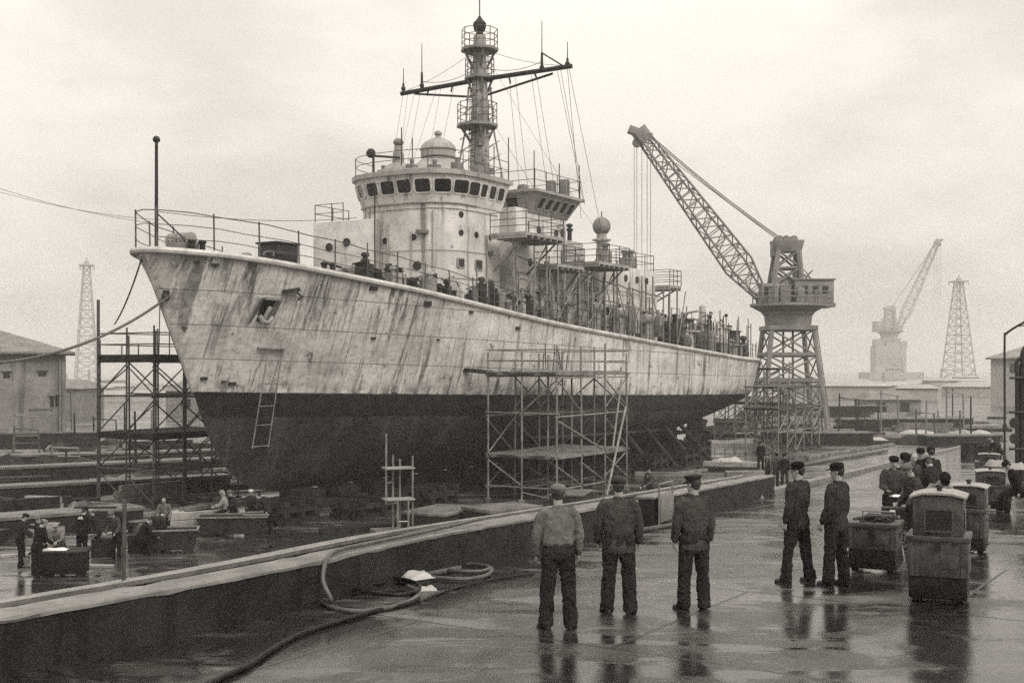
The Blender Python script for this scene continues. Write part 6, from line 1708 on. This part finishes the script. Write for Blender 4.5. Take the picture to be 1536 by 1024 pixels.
    if hat:
        mb = MB(); Z = hd
        if hat == 'beret':
            mb.ball(HX(0, -.012, .082), .104, 20, 10, Z @ Matrix.Rotation(R(8), 3, 'X'), (1.0, 1.12, .50))
            mb.lathe(HX(0, -.008, .035), [(.094, 0), (.098, .01), (.098, .035), (.09, .05)], 20, Z)
        elif hat == 'cap':
            mb.lathe(HX(0, -.008, .03), [(.096, 0), (.099, .008), (.101, .045), (.106, .064), (.101, .085), (.082, .102), (.05, .113), (.01, .117)], 22, Z @ Matrix.Rotation(R(-5), 3, 'X'))
            q = [HX(.09 * math.sin(a), .055 + .105 * math.cos(a) ** 1.0 * (1 if abs(a) < 1.57 else 0), .040 - .022 * math.cos(a)) for a in [(-1.5 + 3.0 * i / 12) for i in range(13)]]
            q += [HX(.085 * math.sin(a), .045 + .04 * math.cos(a), .046) for a in [(1.5 - 3.0 * i / 12) for i in range(13)]]
            n_ = len(q); lift = hd @ V((0, 0, .010)); mb.add(q + [p + lift for p in q], [list(range(n_)), list(range(n_, 2 * n_))[::-1]] + [[i, n_ + i, n_ + (i + 1) % n_, (i + 1) % n_] for i in range(n_)])
        elif hat == 'peaked':
            mb.lathe(HX(0, -.008, .03), [(.096, 0), (.098, .008), (.098, .045), (.122, .075), (.120, .092), (.07, .104), (.01, .106)], 22, Z @ Matrix.Rotation(R(-4), 3, 'X'))
            q = [HX(.09 * math.sin(a), .055 + .09 * math.cos(a), .030 - .03 * math.cos(a)) for a in [(-1.5 + 3.0 * i / 12) for i in range(13)]]
            q += [HX(.085 * math.sin(a), .045 + .04 * math.cos(a), .040) for a in [(1.5 - 3.0 * i / 12) for i in range(13)]]
            n_ = len(q); lift = hd @ V((0, 0, .010)); mb.add(q + [p + lift for p in q], [list(range(n_)), list(range(n_, 2 * n_))[::-1]] + [[i, n_ + i, n_ + (i + 1) % n_, (i + 1) % n_] for i in range(n_)])
        elif hat == 'hood':
            mb.ball(HX(0, -.012, .03), .108, 16, 12, Z, (.95, 1.05, 1.0)); mb.ball(HX(0, -.05, -.06), .085, 14, 8, Z, (1.1, .8, .9))
        sc_(mb).build('cap' if hat != 'hood' else 'hood', C[hat_c], root, smooth=50)
    return root


def toward(p, q):
    """yaw that turns a person at p to look at q"""
    d = V(q) - V(p); return math.atan2(-d.x, d.y)


LOOK = W(16, 0, 0)
# five men on the quay, watching the ship
p = Q(837, 944); person('man in a pale shirt and flat cap with dark trousers, standing with his back turned', p, R(4), 1.76, 'shirt', 'dark', 'beret', 'grey', 'shirt', 1, 0, ((2, 2, 4), (1, 2, 4.5)), ((4, 14, 12, 6), (4, 14, 12, 6)), (3, -4, 0), .0125, 'men watching the ship', toe=22, girth=1.10, seed=1.3)
p = Q(928, 920); person('man in dark belted overalls and round dark cap, back turned, between two other watchers', p, R(-3), 1.76, 'mid', 'dark', 'beret', 'navy', 'coverall', 0, 0, ((1, 1, 4), (1, 1, 4)), ((5, 13, 14, 4), (5, 13, 14, 4)), (2, -3, 0), .0125, 'men watching the ship', toe=20, girth=1.14, seed=2.7)
p = Q(1041, 914); person('man in dark belted overalls and peaked cap with his head turned towards the ship', p, R(16), 1.76, 'mid', 'dark', 'peaked', 'navy', 'coverall', 0, 0, ((3, 2, 3), (0, 1, 3)), ((4, 10, 10, 2), (2, 12, 14, 2)), (2, 30, 0), .0125, 'men watching the ship', toe=20, girth=1.08, seed=4.1)
p = Q(1196, 873); person('man in dark jacket and brimmed cap, legs apart, further from the tool chest', p, R(42), 1.78, 'navy', 'dark', 'cap', 'black', 'jacket', -2, 0, ((6, 2, 6), (-6, 2, 6)), ((-4, 11, 16, 2), (6, 9, 10, 2)), (4, 26, 0), .0125, 'men watching the ship', toe=6, girth=1.05, seed=5.5)
p = Q(1254, 877); person('man in a dark jacket and brimmed cap standing beside the open tool chest', p, R(46), 1.78, 'navy', 'dark', 'cap', 'black', 'jacket', -3, 0, ((4, 2, 3), (-3, 2, 3)), ((1, 9, 18, 2), (-3, 9, 14, 2)), (5, 22, 0), .0125, 'men watching the ship', toe=6, girth=1.06, seed=6.9)

# men gathered behind the tool chest
g_ = 'men gathered behind the tool chest'
p = Q(1339, 815); pa = person('man in a dark shirt facing us and holding white papers behind the tool chest', p, R(172), 1.68, 'mid', 'dark', 'beret', 'black', 'jacket', 6, 0, ((0, 0, 3), (0, 0, 3)), ((18, 8, 62, 18), (16, 10, 66, 20)), (14, 8, 0), .02, g_)
hp_ = p + V((.02, -.36, .92 * 1.68 / 1.76 + .08)); pp = rumple('papers', 'white papers held open by the man facing us', 'papers', hp_, .34, .22, .03, 'paper', R(8), seed=1.9)
p = Q(1357, 810); person('man in a black cap half hidden behind the man with the papers', p, R(150), 1.70, 'dark', 'dark', 'cap', 'black', 'jacket', 4, 0, head=(16, 30, 0), vox=.02, group=g_)
p = Q(1379, 831); person('man in a dark shirt and pale cap stooping over the instrument box', p, R(100), 1.62, 'mid', 'dark', 'cap', 'grey', 'jacket', 16, 0, ((6, 6, 2), (-4, 4, 3)), ((26, 6, 40, 8), (22, 8, 44, 10)), (14, 10, 0), .02, g_)
p = Q(1402, 834); person('man in a pale shirt bending with his dark capped head bowed, behind the nearest cart', p, R(185), 1.62, 'pale', 'dark', 'cap', 'black', 'jacket', 28, 0, ((26, 22, 4), (24, 22, 4)), ((48, 16, 30, 10), (46, 16, 30, 10)), (26, 0, 0), .02, g_)
p = Q(1407, 800); person('man in a dark jacket leaning over, his back to us, behind the pale shirted man', p, R(10), 1.66, 'dark', 'dark', 'cap', 'black', 'jacket', 30, 0, ((14, 10, 4), (14, 10, 4)), ((40, 14, 30, 10), (40, 14, 30, 10)), (24, 0, 0), .02, g_)
p = Q(1381, 783); person('small distant man in black standing apart beyond the gathered men', p, R(150), 1.68, 'black', 'black', 'cap', 'black', 'jacket', 2, 0, head=(4, 20, 0), vox=.026, group=g_)
p = Q(1399, 780); person('distant man in black with his back to us beyond the stooping men', p, R(20), 1.68, 'dark', 'black', 'cap', 'black', 'jacket', 4, 0, head=(4, -20, 0), vox=.026, group=g_)
p = Q(1366, 792); person('distant dark haired man behind the man in the black cap', p, R(200), 1.64, 'mid', 'dark', None, 'black', 'jacket', 6, 0, head=(10, 0, 0), vox=.026, group=g_)
p = Q(1500, 706); person('man in dark clothes bending over the pale bundles by the far carts', p, R(100), 1.66, 'dark', 'dark', 'cap', 'grey', 'jacket', 40, 0, ((20, 16, 4), (20, 16, 4)), ((50, 10, 20, 6), (50, 10, 20, 6)), (20, 0, 0), .028)
p = Q(1528, 768); person('man in black seated low by the dark pipe rack at the quay edge', p, R(80), 1.7, 'black', 'black', 'cap', 'black', 'jacket', 20, 0, ((80, 90, 6), (80, 90, 6)), head=(20, 0, 0), vox=.028)

# workers on the dock floor near the stern and the gap in the wall
g2 = 'workers on the dock floor by the stern'
p = G(975, 786); tag(MB().box(p + V((0, 0, .25)), (1.2, .9, .5), .4).build('step_block', M['block'], bevel=.03), 'low concrete step under the worker in the parapet gap', 'block'); p = p + V((0, 0, .5)); person('worker in dark overalls and white scarf standing in the gap of the parapet', p, R(120), 1.76, 'mid', 'navy', 'cap', 'black', 'coverall', 4, 0, ((8, 4, 3), (-4, 2, 3)), ((20, 10, 50, 6), (16, 8, 30, 6)), (14, 10, 0), .026)
tag(rumple('scarf', 'white scarf round the neck of the worker in the gap', 'scarf', p + V((-.02, -.05, 1.40)), .22, .18, .07, 'canvas', 0, seed=4.4))
for px, py, lab, yw, hat in ((1152, 730, 'worker in a pale cap, first of three standing by the wall end', 60, 'beret'), (1163, 731, 'worker in dark overalls, middle one of three by the wall end', 200, 'cap'), (1177, 732, 'worker in black standing last of three by the wall end', 150, 'cap')):
    person(lab, G(px, py), R(yw), 1.74, 'mid' if px < 1170 else 'black', 'navy', hat, 'grey' if px < 1155 else 'black', 'coverall', 3, 0, head=(8, 0, 0), vox=.03, group=g2)
person('lone worker in black standing under the stern scaffold', G(1141, 706), R(160), 1.74, 'black', 'black', 'cap', 'black', 'coverall', 2, 0, head=(4, 0, 0), vox=.03, group=g2)

# dock workers before the bow
g3 = 'dock workers gathered before the bow'
p = G(55, 866); person('worker in black standing stooped at the dark bench, seen from behind', p, R(-40), 1.70, 'black', 'black', 'beret', 'pale', 'jacket', 14, 0, ((8, 6, 3), (0, 4, 3)), ((30, 10, 40, 8), (30, 10, 40, 8)), (20, 0, 0), .022, g3)
p = G(63, 852); person('worker in a pale cap facing the stooped worker across the bench', p, R(150), 1.62, 'dark', 'black', 'beret', 'grey', 'jacket', 10, 0, head=(16, 0, 0), vox=.024, group=g3)
p = G(91, 850); person('worker in grey with pale cap crouching behind the bench', p, R(170), 1.66, 'grey', 'dark', 'beret', 'pale', 'jacket', 20, 0, ((62, 84, 10), (60, 82, 10)), ((60, 14, 40, 12), (60, 14, 40, 12)), (20, 0, 0), .024, g3, crouch_z=True)
p = G(123, 838); person('broad worker in black with a white neck scarf, standing with his back to us', p, R(-20), 1.62, 'black', 'black', 'cap', 'black', 'jacket', 8, 0, head=(10, -10, 0), vox=.022, group=g3, girth=1.15)
tag(rumple('scarf', 'white scarf round the neck of the broad worker in black', 'scarf', p + V((-.03, .0, 1.30)), .20, .17, .08, 'canvas', 0, seed=6.1))
p = G(146, 834); person('worker in dark clothes and pale cap facing the broad worker in black', p, R(110), 1.55, 'dark', 'black', 'beret', 'pale', 'jacket', 14, 0, head=(14, 0, 0), vox=.024, group=g3)
p = G(208, 832); person('worker in black squatting beside the iron tub with head bent', p, R(-60), 1.70, 'black', 'black', 'cap', 'dark', 'jacket', 30, 0, ((85, 100, 10), (80, 98, 10)), ((50, 14, 40, 12), (50, 14, 40, 12)), (24, 0, 0), .022, g3, crouch_z=True, girth=1.15)
p = G(228, 826); person('pale faced worker bending over the iron tub beside the squatting man', p, R(-50), 1.62, 'dark', 'dark', 'beret', 'grey', 'jacket', 38, 0, ((50, 60, 8), (50, 60, 8)), ((50, 14, 30, 12), (50, 14, 30, 12)), (20, 0, 0), .024, g3, crouch_z=True)
for px, py, lab, yw, tp, hc_, ln in ((337, 800, 'worker in a pale hood sitting in the iron tub', 100, 'pale', 'pale', 10), (348, 799, 'worker in black sitting in the middle of the iron tub', 140, 'dark', 'grey', 12), (373, 797, 'worker in a white cap sitting at one end of the iron tub', 200, 'dark', 'white', 14)):
    person(lab, G(px, py) + V((0, .25, .3)), R(yw), 1.66, tp, 'black', 'hood' if px < 340 else 'beret', hc_, 'jacket', ln, 0, ((75, 60, 6), (75, 60, 6)), ((40, 10, 40, 10), (40, 10, 40, 10)), (14, 0, 0), .024, g3, sit=.52)

# more of the litter the workers stand among
rl = random.Random(77)
for i in range(34):
    px, py = rl.uniform(-10, 470), rl.uniform(792, 862)
    if py > 905 - .22 * px - 30: continue
    q = G(px, py); k_ = i % 4
    rel = V((q.x, q.y, 0)) - SB
    if -3 < rel.dot(SD) < 60 and abs(rel.dot(SN)) < 3.2: continue
    mt = M[rl.choice(('plank_pale', 'plank', 'plank_dark', 'dark', 'block'))]; a_ = rl.uniform(-.5, 1.0)
    if k_ == 0: tag(MB().box(q + V((0, 0, .2)), (rl.uniform(.4, .9), .45, .4), a_).box(q + V((0, 0, .42)), (.95, .5, .04), a_).build('crate', mt, bevel=.02), 'small worn crate on the dock floor among the workers', 'crate', 'crates among the dock workers')
    elif k_ == 1: tag(MB().box(q + V((0, 0, .04)), (rl.uniform(1.2, 2.8), .22, .07), a_).build('plank', mt), 'loose plank lying on the wet floor among the workers', 'plank', 'loose planks among the dock workers')
    elif k_ == 2: tag(MB().lathe(q, [(.13, 0), (.16, .3), (.17, .31), (.15, .3), (.12, .02)], 14).build('bucket', M['midgrey']), 'small grey bucket on the dock floor among the workers', 'bucket', 'buckets among the dock workers')
    else: rumple('rag', 'crumpled cloth lying on the dock floor among the workers', 'cloth', q, rl.uniform(.5, 1.2), .5, .12, rl.choice(('canvas', 'plank_pale', 'plank')), a_, 'cloths among the dock workers', seed=i * 1.3)
for px, py, lab, yw, Hh, tp, ht, hc_, ln in ((30, 850, 'worker in dark clothes and round black cap at the outer end of the bench', -70, 1.64, 'dark', 'beret', 'black', 10), (176, 838, 'worker in mid grey overalls stooping behind the thin marker post', 160, 1.62, 'mid', 'cap', 'grey', 22),
                                             (247, 812, 'bare headed worker in grey leaning over the far side of the iron tub', 190, 1.64, 'grey', None, 'black', 24), (402, 800, 'worker in black stooping beside the small pale sided tub', 60, 1.62, 'dark', 'cap', 'black', 26)):
    person(lab, G(px, py), R(yw), Hh, tp, 'black', ht, hc_, 'jacket', ln, 0, ((10, 8, 4), (4, 6, 4)), ((30, 12, 36, 10), (26, 12, 40, 10)), (16, 0, 0), .026, g3)
# ------------------------------------------------------------------ air, sky, sun, camera
HAZE = .0006
hz = bpy.data.materials.new('haze'); hz.use_nodes = True; nt = hz.node_tree; nt.nodes.clear()
o_ = nt.nodes.new('ShaderNodeOutputMaterial'); v_ = nt.nodes.new('ShaderNodeVolumePrincipled')
v_.inputs['Color'].default_value = (.93, .92, .90, 1); v_.inputs['Density'].default_value = HAZE; v_.inputs['Anisotropy'].default_value = 0.0
nt.links.new(v_.outputs[0], o_.inputs['Volume'])
mb = MB(); mb.box((0, 745, 22), (1860, 1570, 56))
tag(mb.build('haze', hz, smooth=0), kind='stuff')

SUN_EL, SUN_AZ = R(42), R(142)
wd = bpy.data.worlds.new("World"); scn.world = wd; wd.use_nodes = True
nt = wd.node_tree; nt.nodes.clear(); L = nt.links.new
out = nt.nodes.new('ShaderNodeOutputWorld'); bg = nt.nodes.new('ShaderNodeBackground')
sky = nt.nodes.new('ShaderNodeTexSky'); sky.sky_type = 'NISHITA'; sky.sun_disc = False
sky.sun_elevation = SUN_EL; sky.sun_rotation = SUN_AZ; sky.air_density = 2.0; sky.dust_density = 6.0
bw = nt.nodes.new('ShaderNodeRGBToBW'); L(sky.outputs[0], bw.inputs[0])
tc = nt.nodes.new('ShaderNodeTexCoord'); sp = nt.nodes.new('ShaderNodeSeparateXYZ'); L(tc.outputs['Generated'], sp.inputs[0])


def wm(op, a, b):
    x = nt.nodes.new('ShaderNodeMath'); x.operation = op
    for i, s in enumerate((a, b)):
        if isinstance(s, (int, float)): x.inputs[i].default_value = s
        else: L(s, x.inputs[i])
    return x.outputs[0]


# an overcast dome: brighter overhead than at the horizon, broken by soft cloud
el = wm('MAXIMUM', sp.outputs[2], 0.0)
grad = wm('ADD', wm('MULTIPLY', el, 9.0), 5.9)
mp = nt.nodes.new('ShaderNodeMapping'); mp.inputs['Scale'].default_value = (1.0, 1.0, 2.4); mp.inputs['Location'].default_value = (.4, 1.2, .3); L(tc.outputs['Generated'], mp.inputs[0])
cn = nt.nodes.new('ShaderNodeTexNoise'); cn.inputs['Scale'].default_value = 3.4; cn.inputs['Detail'].default_value = 6; cn.inputs['Roughness'].default_value = .52; L(mp.outputs[0], cn.inputs['Vector'])
mr = nt.nodes.new('ShaderNodeMapRange'); mr.interpolation_type = 'SMOOTHSTEP'; L(cn.outputs['Fac'], mr.inputs['Value'])
for k_, v in (('From Min', .36), ('From Max', .62), ('To Min', .80), ('To Max', 1.05)): mr.inputs[k_].default_value = v
lum = wm('MULTIPLY', grad, mr.outputs[0])
lum = wm('ADD', wm('MULTIPLY', lum, .85), wm('MULTIPLY', wm('MINIMUM', bw.outputs[0], 12.0), .15))
tint = nt.nodes.new('ShaderNodeCombineColor')
for i, kk in enumerate((1.0, .938, .855)): L(wm('MULTIPLY', lum, kk), tint.inputs[i])
L(tint.outputs[0], bg.inputs[0]); bg.inputs[1].default_value = .1
L(bg.outputs[0], out.inputs[0])

sl = bpy.data.lights.new('sun', 'SUN'); sl.energy = 1.5; sl.angle = R(25); sl.color = (1, .95, .88)
so = bpy.data.objects.new('sun', sl); COL.objects.link(so)
# azimuth measured as the sky texture does: from +Y clockwise
sd = V((math.sin(SUN_AZ) * math.cos(SUN_EL), math.cos(SUN_AZ) * math.cos(SUN_EL), math.sin(SUN_EL)))
so.rotation_euler = (-sd).to_track_quat('-Z', 'Y').to_euler()

cam = bpy.data.cameras.new('camera'); co = bpy.data.objects.new('camera', cam); COL.objects.link(co)
co.location = (0, 0, CAMZ); co.rotation_euler = (R(90), 0, 0)
cam.sensor_width = 36; cam.lens = 36 * F / 1536; cam.shift_y = (CY - 512) / 1536
cam.clip_end = 4000; cam.clip_start = .1
scn.camera = co
scn.view_settings.view_transform = 'Standard'; scn.view_settings.look = 'None'
scn.view_settings.exposure = 0.47; scn.view_settings.gamma = 1.0
scn.render.engine = 'CYCLES'
cy = scn.cycles
cy.max_bounces = 6; cy.diffuse_bounces = 3; cy.glossy_bounces = 3; cy.volume_bounces = 1; cy.transparent_max_bounces = 6
cy.use_denoising = False; cy.use_adaptive_sampling = True; cy.adaptive_threshold = .032; cy.adaptive_min_samples = 16
bpy.context.view_layer.update()
